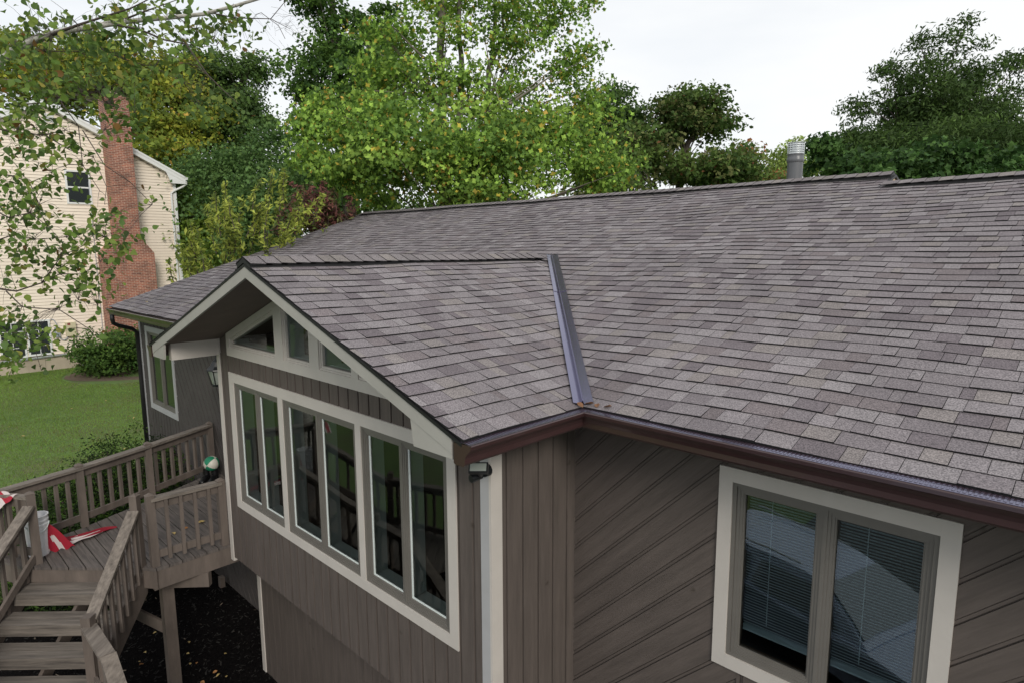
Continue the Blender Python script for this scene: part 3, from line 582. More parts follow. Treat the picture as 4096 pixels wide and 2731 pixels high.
# bedroom window
mo = (A0+A1)/2
window(MAIN, A0+.098, A1-.098, B0+.10, B1-.10, [(A0+.098+.03, mo-.012), (mo+.012, A1-.098-.03)], glass='glass2', jamb_m='timberjamb', blinds=.17)
mb = MB(); fbox(mb, MAIN, A0, A0+.098, B0, B1, -.03, .032); fbox(mb, MAIN, A1-.098, A1, B0, B1, -.03, .032); fbox(mb, MAIN, A0+.098, A1-.098, B0, B0+.10, -.03, .033); fbox(mb, MAIN, A0+.098, A1-.098, B1-.10, B1, -.03, .033); mb.build('window_trim', 'trim', house)
# porch window
ml = (L0+L1)/2
window(MAIN, L0+.11, L1-.11, LB+.11, LT-.11, [(L0+.14, ml-.03), (ml+.03, L1-.14)], glass='glass2', jamb_m='dark')
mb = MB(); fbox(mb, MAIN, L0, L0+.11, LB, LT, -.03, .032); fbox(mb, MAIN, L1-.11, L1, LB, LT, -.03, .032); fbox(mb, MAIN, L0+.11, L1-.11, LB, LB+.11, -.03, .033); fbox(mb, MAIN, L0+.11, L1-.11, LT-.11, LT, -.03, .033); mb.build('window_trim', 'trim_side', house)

# flood light under the gutter
fl = thing('flood_light', 'small black flood light with pale glass face tucked under the gutter corner', 'light', (-.07, -.1, 4.5))
mb = MB(); mb.tube([(.0, -.024, 4.36), (.0, -.07, 4.36)], .045, 12); mb.tube([(.0, -.06, 4.36), (.02, -.12, 4.35), (.07, -.18, 4.41)], .018, 8); mb.tube([(-.02, -.08, 4.33), (-.03, -.17, 4.32)], .03, 12); mb.build('bracket', 'iron', fl)
d = Vector((.42, -.58, .62)).normalized(); r_ = Vector((.8, .6, .05)).normalized(); u_ = r_.cross(d).normalized(); r_ = d.cross(u_)
def obox(mb, c, r, u, d, w, h, t0, t1): q = [(-w, -h), (w, -h), (w, h), (-w, h)]; mb.prism([c+r*a+u*b+d*t0 for a, b in q], [c+r*a+u*b+d*t1 for a, b in q])
fc = Vector((.085, -.2, 4.44))
mb = MB(); obox(mb, fc, r_, u_, d, .068, .038, -.03, .01); mb.build('lamp_head', 'iron', fl)
mb = MB(); obox(mb, fc, r_, u_, d, .058, .028, .0105, .014); mb.build('lens', 'lampglass', fl)
# lantern by the porch
lx, ly, lz = -7.12, .78, 3.80
def GROW(mb): mb.v = [(lx+(a-lx)*1.35, ly+(b-ly)*1.35, lz+(c-lz)*1.35) for a, b, c in mb.v]
lt = thing('wall_lantern', 'black wall lantern with clear glass hanging on the porch wall', 'lantern', (lx, ly, lz))
mb = MB(); mb.lathe((lx, ly, lz), [(0, 0), (.075, .005), (.08, .02), (.06, .03)], 8); mb.lathe((lx, ly, lz), [(.135, .2), (.13, .215), (.09, .25), (.06, .30), (.025, .33), (.02, .37), (0, .375)], 8)
for k in range(6):
    a = k*math.pi/3+.2; mb.tube([(lx+.078*math.cos(a), ly+.078*math.sin(a), lz+.02), (lx+.12*math.cos(a), ly+.12*math.sin(a), lz+.205)], .006, 4)
GROW(mb); mb.build('lantern_frame', 'iron', lt)
mb = MB(); mb.lathe((lx, ly, lz), [(.07, .03), (.112, .2)], 6); GROW(mb); mb.build('lantern_glass', 'lampglass', lt)
mb = MB(); mb.tube([(lx, D_-.03, lz+.1), (lx, ly+.06, lz+.56), (lx-.05, ly+.02, lz+.60), (lx-.08, ly, lz+.56), (lx-.05, ly, lz+.52), (lx, ly, lz+.50)], .008, 6); mb.box((lx-.05, D_-.03, lz), (lx+.05, D_-.012, lz+.25)); mb.build('bracket', 'iron', lt)
# flue and vent pipe on the roof
fx, fy = -.79, 7.6
ft = thing('flue_pipe', 'tall grey painted flue with a white louvred cap behind the roof ridge', 'flue', (fx, fy, 6.4))
mb = MB(); mb.lathe((fx, fy, 6.3), [(.118, 0), (.118, 1.06)], 32); mb.lathe((fx, fy, 6.3), [(.124, 1.0), (.13, 1.01), (.13, 1.06), (.124, 1.07), (.122, 1.12), (.128, 1.13), (.12, 1.14)], 32); mb.build('pipe', 'pipe', ft, smooth=True)
mb = MB()
for k in range(5): mb.lathe((fx, fy, 7.43+k*.034), [(.120, 0), (.126, .004), (.126, .02), (.120, .024)], 32)
mb.lathe((fx, fy, 7.44), [(.109, 0), (.109, .16)], 24); mb.lathe((fx, fy, 7.6), [(.13, 0), (.13, .008), (0, .02)], 32)
for k in range(16):
    a = k*math.pi/8; mb.beam((fx+.121*math.cos(a), fy+.121*math.sin(a), 7.43), (fx+.121*math.cos(a), fy+.121*math.sin(a), 7.60), .012, .008)
mb.build('cap', 'galv', ft)
vt = thing('vent_pipe', 'short dark vent pipe poking above the roof ridge before the bright tree', 'vent pipe', (-6.45, 6.8, 6.8))
mb = MB(); mb.tube([(-6.45, 6.8, 6.7), (-6.45, 6.8, 7.03)], .045, 14); mb.build('pipe', 'black', vt)

# ------------------------------------------------------------------ the deck and its stairs
ZD = 2.09
deck = thing('deck', 'weathered brown timber deck with railings and stairs beside the bay', 'deck', (-6, -.5, 0))
dp = [(-5.0, .95), (-5.0, -.92), (-5.16, -1.03), (-6.25, -2.05), (-6.75, -2.25), (-7.05, -1.25), (-7.50, -.21), (-8.05, .97)]
mb = MB(); y = -2.4; k = 0
while y < .97:
    s = clip(clip(dp, 0, -1, -y), 0, 1, y+.137)
    if len(s) > 2 and area(s) > .002: mb.prism([(a, b, ZD-.036) for a, b in s], [(a, b, ZD-.002*(k % 2)) for a, b in s])
    y += .149; k += 1
mb.build('deck_boards', 'deckfloor', deck)
mb = MB()
inner = [(-5.03, .9), (-5.03, -.9), (-5.2, -1.02), (-6.28, -2.02), (-6.72, -2.2), (-7.0, -1.2), (-7.47, -.2), (-8.0, .9)]
for p, q in zip(inner, inner[1:]): mb.beam((p[0], p[1], ZD-.155), (q[0], q[1], ZD-.155), .04, .235)
for yy in (-.5, .1): mb.box((-7.3, yy-.02, ZD-.26), (-5.05, yy+.02, ZD-.04))
mb.build('rim_joist', 'wood', deck)
mb = MB(); mb.beam((-6.6, -2.02, ZD-.36), (-4.99, -.31, ZD-.36), .09, .19); mb.build('support_beam', 'wood', deck)
for q_ in (((-5.535, -.77, 0), (-5.395, -.63, ZD-.45)),): mb = MB(); mb.box(*q_); mb.build('support_post', 'wood', deck)
mb = MB(); mb.beam((-5.52, -.72, .98), (-6.3, -1.5, 1.62), .04, .14); mb.build('brace', 'wood', deck)
def post(x, y, z0, z1, w=.09, ang=0):
    mb = MB(); c, s = math.cos(ang), math.sin(ang); R2 = lambda a, b: (x+a*c-b*s, y+a*s+b*c)
    q = [R2(a*w/2, b*w/2) for a, b in ((-1, -1), (1, -1), (1, 1), (-1, 1))]
    mb.prism([(a, b, z0) for a, b in q], [(a, b, z1-.035) for a, b in q])
    e = [R2(a*(w/2+.004), b*(w/2+.004)) for a, b in ((-1, -1), (1, -1), (1, 1), (-1, 1))]
    mb.poly([(a, b, z1-.034) for a, b in e]+[(x, y, z1)], [(0, 1, 4), (1, 2, 4), (2, 3, 4), (3, 0, 4), (3, 2, 1, 0)])
    mb.build('post', 'wood', deck)
def railing(p, q, z0a, z0b, side, cap_h=.86, m='wood', cap_m='wornwood_y', spacing=.158, drop=0, base=.10, flat=.14):
    """p, q ends in plan; z0a/z0b walking surface heights; side +1/-1 on which balusters are nailed"""
    P = Vector((p[0], p[1], z0a)); Q = Vector((q[0], q[1], z0b)); h = Vector((Q.x-P.x, Q.y-P.y, 0)); L_ = h.length; h.normalize(); s = Vector((h.y, -h.x, 0))*side; up = Vector((0, 0, 1))
    mb = MB(); mb.beam(P+up*cap_h, Q+up*cap_h, flat, .036); r = mb.build('railing', cap_m, deck)
    mb = MB(); mb.beam(P+up*(cap_h-.075), Q+up*(cap_h-.075), .038, .105); mb.build('top_rail', m, r)
    mb = MB(); mb.beam(P+up*(base+.045), Q+up*(base+.045), .038, .09); mb.build('bottom_rail', m, r)
    n = max(1, int(round(L_/spacing))-1)
    for k in range(n):
        t_ = (k+1)/(n+1); c = P+(Q-P)*t_+s*.037
        mb = MB(); mb.beam(c+up*(base-.035-drop), c+up*(cap_h-.02), .043, .040, up=h); mb.build('baluster', m, r)
def leg(p, q, t0, t1): p, q = Vector(p), Vector(q); return (p+(q-p)*t0), (p+(q-p)*t1)
# level railings
PN = (-5.06, -.07); P2 = (-5.10, -.90); P1 = (-5.22, -1.03); NL = (-6.25, -1.90); CN = (-6.76, -2.22); FL = (-7.08, -1.22); F2 = (-7.49, -.23); F3 = (-8.03, .9)
for x, y_, h_ in ((PN[0], PN[1], .93), (P2[0], P2[1], .95), (NL[0], NL[1], .95), (CN[0], CN[1], .95), (FL[0], FL[1], .94), (F2[0], F2[1], .94), (F3[0], F3[1], .93)): post(x, y_, ZD-.3 if (x, y_) in (P2, NL) else ZD, ZD+h_)
post(P1[0], P1[1], ZD-.02, ZD+.95, ang=math.radians(45))
railing(P2, PN, ZD, ZD, 1); railing(FL, F2, ZD, ZD, -1); railing(F2, F3, ZD, ZD, -1); railing(CN, FL, ZD, ZD, -1); railing(NL, CN, ZD, ZD, -1, flat=.09)
# flight one, at 45 degrees
S = Vector((.7071, -.7071, 0)); Wv = Vector((.7071, .7071, 0)); s0 = -2.965
def pt(s, l, z): v = S*s+Wv*l; return Vector((v.x, v.y, z))
LR_, LL_ = -4.43, -5.80; RISE, RUN = .2, .31; up = Vector((0, 0, 1))
def tread(poly_f, z):
    pass
for i in range(1, 4):
    z = ZD-RISE*i; sa = s0+RUN*(i-1)
    mb = MB()
    for a, b in ((sa+.005, sa+.148), (sa+.159, sa+.30)):
        q = [pt(a, LL_, 0), pt(b, LL_, 0), pt(b, LR_, 0), pt(a, LR_, 0)]; mb.prism([(v.x, v.y, z-.036) for v in q], [(v.x, v.y, z) for v in q])
    mb.build('tread', 'tread', deck)
    mb = MB(); a, b = sa+.262, sa+.298; q = [pt(a, LL_+.01, 0), pt(b, LL_+.01, 0), pt(b, LR_-.01, 0), pt(a, LR_-.01, 0)]; mb.prism([(v.x, v.y, z-.135) for v in q], [(v.x, v.y, z-.038) for v in q]); mb.build('riser', 'tread', deck)
mb = MB(); a, b = s0-.04, s0-.002; q = [pt(a, LL_, 0), pt(b, LL_, 0), pt(b, LR_, 0), pt(a, LR_, 0)]; mb.prism([(v.x, v.y, ZD-.20) for v in q], [(v.x, v.y, ZD-.037) for v in q]); mb.build('riser', 'wood', deck)
# landing, boards along the stair nosing
ZL = ZD-4*RISE
lp = [pt(s0+3*RUN+.005, LL_, 0), pt(s0+3*RUN+.005, LR_, 0), Vector((-4.25, -1.83, 0)), Vector((-3.60, -1.83, 0)), Vector((-3.60, -3.25, 0)), pt(s0+3*RUN+.62, LL_-.1, 0)]
lp2 = [(v.dot(S), v.dot(Wv)) for v in lp]; mb = MB(); a = s0+3*RUN
for k in range(14):
    s = clip(clip(lp2, -1, 0, -a), 1, 0, a+.142)
    if len(s) > 2 and area(s) > .002: q = [pt(u, v, 0) for u, v in s]; mb.prism([(v.x, v.y, ZL-.036) for v in q], [(v.x, v.y, ZL) for v in q])
    a += .149
mb.build('landing', 'tread', deck)
for x, y_ in ((-4.3, -1.95), (-3.7, -1.95), (-3.7, -3.1), (-5.1, -2.75)): mb = MB(); mb.box((x-.045, y_-.045, 0), (x+.045, y_+.045, ZL-.04)); mb.build('landing_post', 'wood', deck)
def stringer(p, q, zt0, zt1, depth=.27, th=.04):
    p, q = Vector(p), Vector(q); d = (q-p).normalized(); r = Vector((d.y, -d.x, 0))*th/2; mb = MB()
    A = [(p.x, p.y, zt0-depth-.03), (q.x, q.y, zt1-depth), (q.x, q.y, zt1), (p.x, p.y, zt0)]
    mb.prism([Vector(v)-r for v in A], [Vector(v)+r for v in A]); mb.build('stringer', 'wood', deck)
stringer(pt(s0-.03, LR_+.03, 0), pt(s0+1.25, LR_+.03, 0), ZD-.04, ZD-.04-1.28*RISE/RUN, depth=.30); stringer(pt(s0-.03, LL_-.03, 0), pt(s0+1.25, LL_-.03, 0), ZD+.02, ZD+.02-1.28*RISE/RUN, depth=.34)
stringer(pt(s0-.0, (LL_+LR_)/2, 0), pt(s0+.92, (LL_+LR_)/2, 0), ZD-.25, ZD-.25-.92*RISE/RUN, depth=.2)
# stair rails, flight one
NA = (-4.35, -1.78); NB = (-3.60, -1.78); ZA, ZB2 = 2.13, 2.0
mA = math.radians(45)
mb = MB(); c, s = math.cos(mA), math.sin(mA); w2 = .05
q = [(NA[0]+(a*c-b*s)*w2, NA[1]+(a*s+b*c)*w2) for a, b in ((-1, -1), (1, -1), (1, 1), (-1, 1))]
mb.prism([(a, b, ZL-.5) for a, b in q], [(a, b, ZA) for a, b in q]); mb.build('post', 'wood', deck)
post(NB[0], NB[1], 0, ZB2+.03, w=.10)
def srail(p, q, za, zb, side, cap_h, base, n, low=True, ext=.5, capw=.13, bm='wood'):
    P = Vector((p[0], p[1], za)); Q = Vector((q[0], q[1], zb)); h = Vector((Q.x-P.x, Q.y-P.y, 0)).normalized(); s = Vector((h.y, -h.x, 0))*side
    mb = MB(); mb.beam(P+up*cap_h, Q+up*cap_h, capw, .038); r = mb.build('railing', 'wornwood', deck)
    mb = MB(); mb.beam(P+up*(cap_h-.07), Q+up*(cap_h-.07), .036, .09); mb.build('top_rail', 'wood', r)
    if low: mb = MB(); mb.beam(P+up*base, Q+up*base, .036, .09); mb.build('bottom_rail', 'wood', r)
    for k in range(n):
        t_ = (k+.7)/n; c = P+(Q-P)*t_+s*.037; mb = MB(); mb.beam(c+up*(base-ext), c+up*(cap_h-.02), .042, .040, up=h); mb.build('baluster', 'wood', r)
pA0 = (P1[0]+.03, P1[1]-.03); srail(pA0, (NA[0]-.03, NA[1]+.03), ZD-.09, ZD-.09-1.18*.645, -1, .82, .12, 7, ext=.12)
NC = (NL[0]+.85, NL[1]-.87)
pL0 = (NL[0]+.03, NL[1]-.03); srail(pL0, NC, ZD-.06, ZD-.06-1.2*.645, 1, .82, .16, 7, ext=.2)
post(NC[0], NC[1], 0, ZL+.98, ang=mA)
ND = (-3.6, -3.3); post(ND[0], ND[1], 0, ZL+.9); srail(NC, ND, ZL+.0, ZL+.0, 1, .84, .12, 10, ext=.1)
# landing rail and flight two running along the bay
srail((NA[0]+.02, NA[1]), (NB[0]-.03, NB[1]), ZL, ZL, -1, .72, .12, 3, ext=.1, capw=.14)
z = ZL
for i in range(1, 7):
    z = ZL-RISE*i+.0; xa = -3.6+RUN*(i-1)
    if z < .03: break
    mb = MB(); mb.box((xa+.005, -3.24, z-.036), (xa+.15, -1.84, z)); mb.box((xa+.157, -3.24, z-.036), (xa+.30, -1.84, z)); mb.build('tread', 'tread', deck)
    mb = MB(); mb.box((xa+.262, -3.22, z-.135), (xa+.298, -1.86, z-.038)); mb.build('riser', 'tread', deck)
stringer((-3.6, -1.82, 0), (-1.7, -1.82, 0), ZL-.02, ZL-.02-1.9*RISE/RUN, depth=.3); stringer((-3.6, -3.26, 0), (-1.7, -3.26, 0), ZL-.02, ZL-.02-1.9*RISE/RUN, depth=.3)
NE = (-1.75, -1.78); NF = (-1.75, -3.3); post(NE[0], NE[1], 0, 1.0); post(NF[0], NF[1], 0, 1.0)
srail(NB, NE, ZL-.1, ZL-.1-1.85*RISE/RUN, -1, .84, .12, 11, ext=.1, capw=.14); srail(ND, NF, ZL-.1, ZL-.1-1.85*RISE/RUN, 1, .84, .12, 11, ext=.1, capw=.14)
sp = thing('timber_stake', 'short square timber stake standing in the black mulch below the deck', 'stake', (-7.85, .85, 0))
mb = MB(); mb.box((-7.93, .82, 0), (-7.83, .90, .2)); mb.build('stake', 'wood', sp)

# ------------------------------------------------------------------ things left on the deck
bx, by = -6.52, -1.84
bk = thing('bucket', 'tall white plastic bucket with ribbed rim behind the stair newel post', 'bucket', (bx, by, ZD))
mb = MB(); mb.lathe((bx, by, ZD), [(0, .004), (.108, 0), (.112, .01), (.128, .40), (.135, .405), (.135, .425), (.129, .43), (.130, .455), (.137, .46), (.137, .478), (.131, .482), (.132, .52), (.14, .525), (.14, .535), (.127, .535), (.122, .40), (.105, .02), (0, .018)], 40); mb.build('body', 'bucket', bk, smooth=False)
mb = MB(); mb.tube([(bx+.137*math.cos(a)*1.0+.02, by+.137*math.sin(a), ZD+.44-.10*math.sin((a+1.2)/2.4*math.pi)) for a in np.linspace(-1.2, 1.2, 12)], .006, 6); mb.build('handle', 'white', bk)
def cloth(name, grid, stripes, lab, parent=None):
    n, m = len(grid), len(grid[0]); mb = MB()
    mb.v = [tuple(map(float, p)) for row in grid for p in row]; mb.v += [(p[0], p[1], p[2]-.003) for p in mb.v[:n*m]]
    for i in range(n-1):
        for j in range(m-1):
            c = stripes(i/(n-1), j/(m-1)); 
            if c is None: continue
            a = [i*m+j, (i+1)*m+j, (i+1)*m+j+1, i*m+j+1]; mb.f += [tuple(a), tuple(x+n*m for x in a[::-1])]; mb.c += [c, c]
    return mb
RED, WH = (.36, .008, .028), (.62, .55, .54)
fg = thing('tattered_flag', 'torn red and white striped flag lying on the deck boards beside the bucket', 'flag', (-6.6, -1.4, ZD))
def sweep(A, B, C0, D0, n, m, fz):
    A, B, C0, D0 = map(Vector, (A, B, C0, D0)); return [[(A*(1-i/(n-1))+B*(i/(n-1)))*(1-j/(m-1))+(C0*(1-i/(n-1))+D0*(i/(n-1)))*(j/(m-1))+Vector((0, 0, fz(i/(n-1), j/(m-1)))) for j in range(m)] for i in range(n)]
g1 = sweep((-6.43, -1.80, ZD+.37), (-6.46, -1.83, ZD+.02), (-6.47, -1.72, ZD+.40), (-6.42, -1.47, ZD+.015), 36, 24, lambda s, t_: .03*math.sin(7*t_+4*s)*s*(1-s)*2+.014*math.sin(19*t_+3*s)*(.3+s))
mbf = cloth('f', g1, lambda s, t_: (WH if (t_ < .13+.1*s) or (.42+.1*s < t_ < .56+.12*s and s > .35) else RED), '')
g2 = []
for i_ in range(26):
    s_ = i_/25; row = []
    for j_ in range(48):
        t_ = j_/47; A_ = Vector((-6.46, -1.56, 0)); T_ = Vector((-6.66, -.92, 0)); w_ = .40*(1-t_)**.75*(1-.25*math.sin(5*t_)); c_ = A_+(T_-A_)*t_+Vector((-.95, -.12, 0))*(s_*w_+.03*math.sin(9*t_)*t_)
        row.append(c_+Vector((0, 0, ZD+.012+(.035*abs(math.sin(6.5*s_+2.5*t_))+.012*abs(math.sin(23*s_+7*t_)))*(1-.6*t_))))
    g2.append(row)
mb2 = cloth('f', g2, lambda s, t_: (None if (t_ > .62 and s < .12) or (t_ > .5 and s > .93) else (WH if (s < .24 and t_ < .72) or (.42 < s < .56 and .15 < t_ < .7) or (.75 < s < .9 and t_ < .3) else tuple(x*.7 for x in RED))), '')
mbf.build('upright_fold', 'flag', fg, smooth=True); mb2.build('trailing_strip', 'flag', fg, smooth=True)
f2 = thing('draped_flag', 'end of a red and white striped cloth draped over the rail at the left edge', 'flag', (-6.5, -2.1, ZD+.9))
g3 = sweep((-6.62, -2.10, ZD+.885), (-6.38, -2.00, ZD+.885), (-6.70, -2.36, ZD+.90), (-6.38, -2.30, ZD+.74), 20, 24, lambda s, t_: .02*math.sin(8*s+5*t_)+.01*math.sin(17*t_))
cloth('f', g3, lambda s, t_: WH if (t_*2.1+.15) % 1 < .5 and s > .08 else RED, '').build('cloth', 'flag', f2, smooth=True)
# basketball on a pair of boots
bc = Vector((-7.60, .74, ZD+.31)); R_ = .125; mb = MB(); nu, nv = 32, 16; ax = Vector((.5, .35, .79)).normalized(); e1 = ax.cross(Vector((0, 0, 1))).normalized(); e2 = ax.cross(e1)
for j in range(nv+1):
    for i in range(nu):
        th = math.pi*j/nv; ph_ = 2*math.pi*i/nu; mb.v.append(tuple(bc+(ax*math.cos(th)+(e1*math.cos(ph_)+e2*math.sin(ph_))*math.sin(th))*R_))
for j in range(nv):
    for i in range(nu):
        mb.f.append((j*nu+i, (j+1)*nu+i, (j+1)*nu+(i+1) % nu, j*nu+(i+1) % nu)); mb.c.append((.55, .53, .47) if ((i//8)+(j//8)) % 2 == 0 else (.01, .19, .10))
M['ball'] = mat('ball_rubber', (.5, .5, .45), .5, attr=True, bump=.3, bscale=300, bdist=.002)
bb = mb.build('basketball', 'ball', smooth=True); tag(bb, 'green and white basketball resting on the black boots by the door', 'ball')
def boot(x, y, rot, label):
    t_ = thing('boot', label, 'boot', (x, y, ZD), 'black boots under the basketball'); c, s = math.cos(rot), math.sin(rot)
    def P(a, b, z): return (x+a*c-b*s, y+a*s+b*c, ZD+z)
    prof = [(-.11, .045, .0, .085), (-.05, .048, .0, .11), (.02, .05, .0, .10), (.09, .052, .0, .075), (.15, .048, .0, .062), (.185, .03, .0, .045)]
    mb = MB(); rings = []
    for a, w_, z0_, z1_ in prof: rings.append([P(a, w_*math.cos(k*math.pi/6), .02+(z1_-.02)*.5+((z1_-.02)*.5)*math.sin(k*math.pi/6)) for k in range(12)])
    i0 = 0
    for r in rings: mb.v += r
    for i in range(len(rings)-1):
        for k in range(12): mb.f.append((i*12+k, i*12+(k+1) % 12, (i+1)*12+(k+1) % 12, (i+1)*12+k)); mb.c.append(None)
    mb.f += [tuple(range(12))[::-1], tuple(range(60, 72))]; mb.c += [None, None]
    mb.tube([P(-.055, 0, .05), P(-.055, 0, .12), P(-.06, 0, .165), P(-.065, 0, .185)], [.055, .05, .055, .06], 12, caps=False)
    mb.build('upper', 'boot', t_, smooth=True)
    mb = MB(); q = [(-.12, -.045), (.0, -.05), (.1, -.056), (.17, -.045), (.2, 0), (.17, .045), (.1, .056), (0, .05), (-.12, .045)]; mb.prism([P(a, b, 0) for a, b in q], [P(a, b, .028) for a, b in q]); mb.build('sole', 'black', t_)
boot(-7.70, .66, -.75, 'black ankle boot on the deck, the one nearer the far railing'); boot(-7.59, .76, -.7, 'black ankle boot on the deck, the one nearer the house corner')

# ------------------------------------------------------------------ fallen leaves
def leaf_mesh(m):
    mb = MB(); q = [(0, -.035), (.02, -.018), (.028, .0), (.02, .02), (.0, .042), (-.02, .02), (-.027, 0), (-.02, -.018)]
    mb.v = [(a, b, .004+.010*abs(math.sin(a*70))+.006*math.sin(b*60)) for a, b in q]+[(0, 0, .002)]; mb.f = [(k, (k+1) % 8, 8) for k in range(8)]; mb.c = [None]*8
    return mb.build('fallen_leaf', m)
def scatter(m, spots, label, cat, group, sc=1.):
    o = leaf_mesh(m); first = True
    for x, y_, z_ in spots:
        c = o if first else o.copy()
        if not first: COL.objects.link(c)
        first = False; c.location = (x, y_, z_); c.rotation_euler = (rng.uniform(-.3, .3), rng.uniform(-.3, .3), rng.uniform(0, 6)); k = sc*rng.uniform(.7, 1.3); c.scale = (k, k, k)
        tag(c, label, cat, group)
mul = [(-5.0-rng.uniform(-.6, 2.6), rng.uniform(-1.8, .2), .03) for _ in range(13)]
scatter('fally', mul, 'small pale yellow leaf fallen on the black mulch under the deck', 'leaf', 'yellow leaves on the mulch', .7)
scatter('fall', [(-4.6-rng.uniform(-.3, 2.0), rng.uniform(-1.7, .1), .03) for _ in range(7)], 'curled orange leaf fallen on the black mulch under the deck', 'leaf', 'orange leaves on the mulch', .8)
scatter('fallb', [(XE+.06, YE+.0, 4.85), (XE+.12, YE+.02, 4.84), (XE+.02, YE-.05, 4.84), (XE+.2, YE+.03, 4.845)], 'dry brown leaf caught where the two gutters meet', 'leaf', 'dry leaves in the gutter corner', .8)
scatter('fally', [(-5.9, -.43, ZD+.006), (-6.0, -.02, ZD+.006), (-5.45, -1.12, ZD-.19)], 'yellow leaf lying on the deck boards or steps', 'leaf', 'yellow leaves on the deck')
scatter('fall', [(-5.95, -.25, ZD+.006), (-5.9, -1.5, ZD-.19)], 'orange brown leaf lying on the deck boards or steps', 'leaf', 'orange leaves on the deck')
q = at(652, 740, 14.2)
scatter('fally', [(-10.6, .82, 4.955)], 'single yellow leaf lying on the left end of the shingle roof', 'leaf', None)
scatter('fally', [(float(a), float(b), float(gz(a, b))+.06) for a, b in zip(-10-rng.random(22)*14, rng.uniform(-3, 4, 22))], 'pale leaf fallen on the green lawn', 'leaf', 'leaves on the lawn', 1.3)

# ------------------------------------------------------------------ neighbour's house
XN = -30.5; NG = Fr((XN, 0, 0), (0, 1, 0), (1, 0, 0)); NY = 3.1; NS = .52; NE_ = 5.2; NZE = 9.35; NZP = NZE+NS*4.85+.35
nb = thing('neighbour_house', 'cream vinyl sided two storey house with white trim seen through the birch branches', 'house', (XN-5, NY, .8))
zt = lambda y_: 12.12-NS*abs(y_-NY)
yL, yR = NY-4.95, NY+4.95
mb = MB()
mb.prism([(XN-10, yL, 1.47), (XN-10, yR, 1.47), (XN-10, yR, zt(yR)), (XN-10, NY, zt(NY)), (XN-10, yL, zt(yL))], [(XN-.08, yL, 1.47), (XN-.08, yR, 1.47), (XN-.08, yR, zt(yR)), (XN-.08, NY, zt(NY)), (XN-.08, yL, zt(yL))])
z = 1.47
while z < 12.05:                                   # lap siding courses, each leaning out at its foot
    a0, a1 = yL, yR; h = .135; lim = (12.12-(z+h))/NS
    a0, a1 = max(yL, NY-lim), min(yR, NY+lim)
    if a1-a0 > .05: mb.poly([(XN+.034, a0, z), (XN+.034, a1, z), (XN+.02, a1, z+h-.013), (XN+.02, a0, z+h-.013), (XN-.08, a0, z), (XN-.08, a1, z), (XN-.08, a1, z+h-.013), (XN-.08, a0, z+h-.013)], [(0, 1, 2, 3), (4, 5, 1, 0), (3, 2, 6, 7)])
    z += h
mb.build('wall', 'vinyl', nb)
mb = MB(); mb.box((XN-10, yL+.02, .2), (XN-.02, yR-.02, 1.47)); mb.build('foundation', 'concrete', nb)
mb = MB()
for sg in (-1, 1):
    e = NY+sg*5.45; ze_ = zt(e)+.10
    mb.prism([(XN-10.3, NY, zt(NY)+.10), (XN+.3, NY, zt(NY)+.10), (XN+.3, e, ze_), (XN-10.3, e, ze_)], [(XN-10.3, NY, zt(NY)+.2), (XN+.3, NY, zt(NY)+.2), (XN+.3, e, ze_+.1), (XN-10.3, e, ze_+.1)])
mb.build('roof', 'grey_roof', nb)
mb = MB()
for sg in (-1, 1):
    e = NY+sg*5.45; f = lambda y_, d_: zt(y_)+.2-d_
    for x0, x1, d0, d1 in ((XN+.27, XN+.33, -.012, .09), (XN+.24, XN+.31, .085, .26), (XN+.02, XN+.25, .235, .26)):
        mb.prism([(x0, NY, f(NY, d0)), (x0, e, f(e, d0)), (x0, e, f(e, d1)), (x0, NY, f(NY, d1))], [(x1, NY, f(NY, d0)), (x1, e, f(e, d0)), (x1, e, f(e, d1)), (x1, NY, f(NY, d1))])
    mb.prism([(XN+.24, NY+sg*4.6, f(NY+sg*4.6, .25)), (XN+.24, e, f(e, .25)), (XN+.24, e-sg*.0, f(e, .34)), (XN+.24, NY+sg*4.8, f(e, .34))], [(XN+.3, NY+sg*4.6, f(NY+sg*4.6, .25)), (XN+.3, e, f(e, .25)), (XN+.3, e-sg*.0, f(e, .34)), (XN+.3, NY+sg*4.8, f(e, .34))])
mb.box((XN, yR-.02, 1.4), (XN+.035, yR+.12, 9.6)); mb.box((XN-.3, yR-.02, 1.4), (XN, yR+.03, 9.6)); mb.box((XN, yL-.12, 1.4), (XN+.035, yL+.02, 9.6))
mb.box((XN-10, yR+.3, zt(yR)-.28), (XN+.24, yR+.5, zt(yR)-.24)); mb.build('trim', 'nwhite', nb)
mb = MB(); mb.box((XN-10, NY+5.44, zt(NY+5.45)+.06), (XN+.32, NY+5.56, zt(NY+5.45)+.18)); mb.build('gutter', 'nwhite', nb)
mb = MB(); yy = NY+5.5; zz_ = zt(yy)+.05; mb.tube([(XN+.2, yy, zz_), (XN+.2, yy, zz_-.15), (XN+.15, yy-.15, zz_-.28), (XN+.1, yR-.0, zz_-.5), (XN+.09, yR-.13, zz_-.62), (XN+.09, yR-.13, 6), (XN+.09, yR-.13, 1.2)], .05, 8); mb.build('downspout', 'nwhite', nb)
ch = MB(); c0, c1 = XN+.0, XN+1.0
ch.box((XN-.0, 5.22, 6.55), (c1, 6.16, 12.72)); ch.box((XN, 4.62, .5), (c1, 6.68, 5.85))
ch.prism([(XN, 4.62, 5.85), (XN, 6.68, 5.85), (XN, 6.16, 6.55), (XN, 5.22, 6.55)], [(c1, 4.62, 5.85), (c1, 6.68, 5.85), (c1, 6.16, 6.55), (c1, 5.22, 6.55)])
cho = ch.build('chimney', 'brick', nb)
mb = MB(); mb.box((XN+.12, 5.35, 12.72), (c1-.12, 6.03, 12.86)); mb.build('crown', 'concrete', cho)
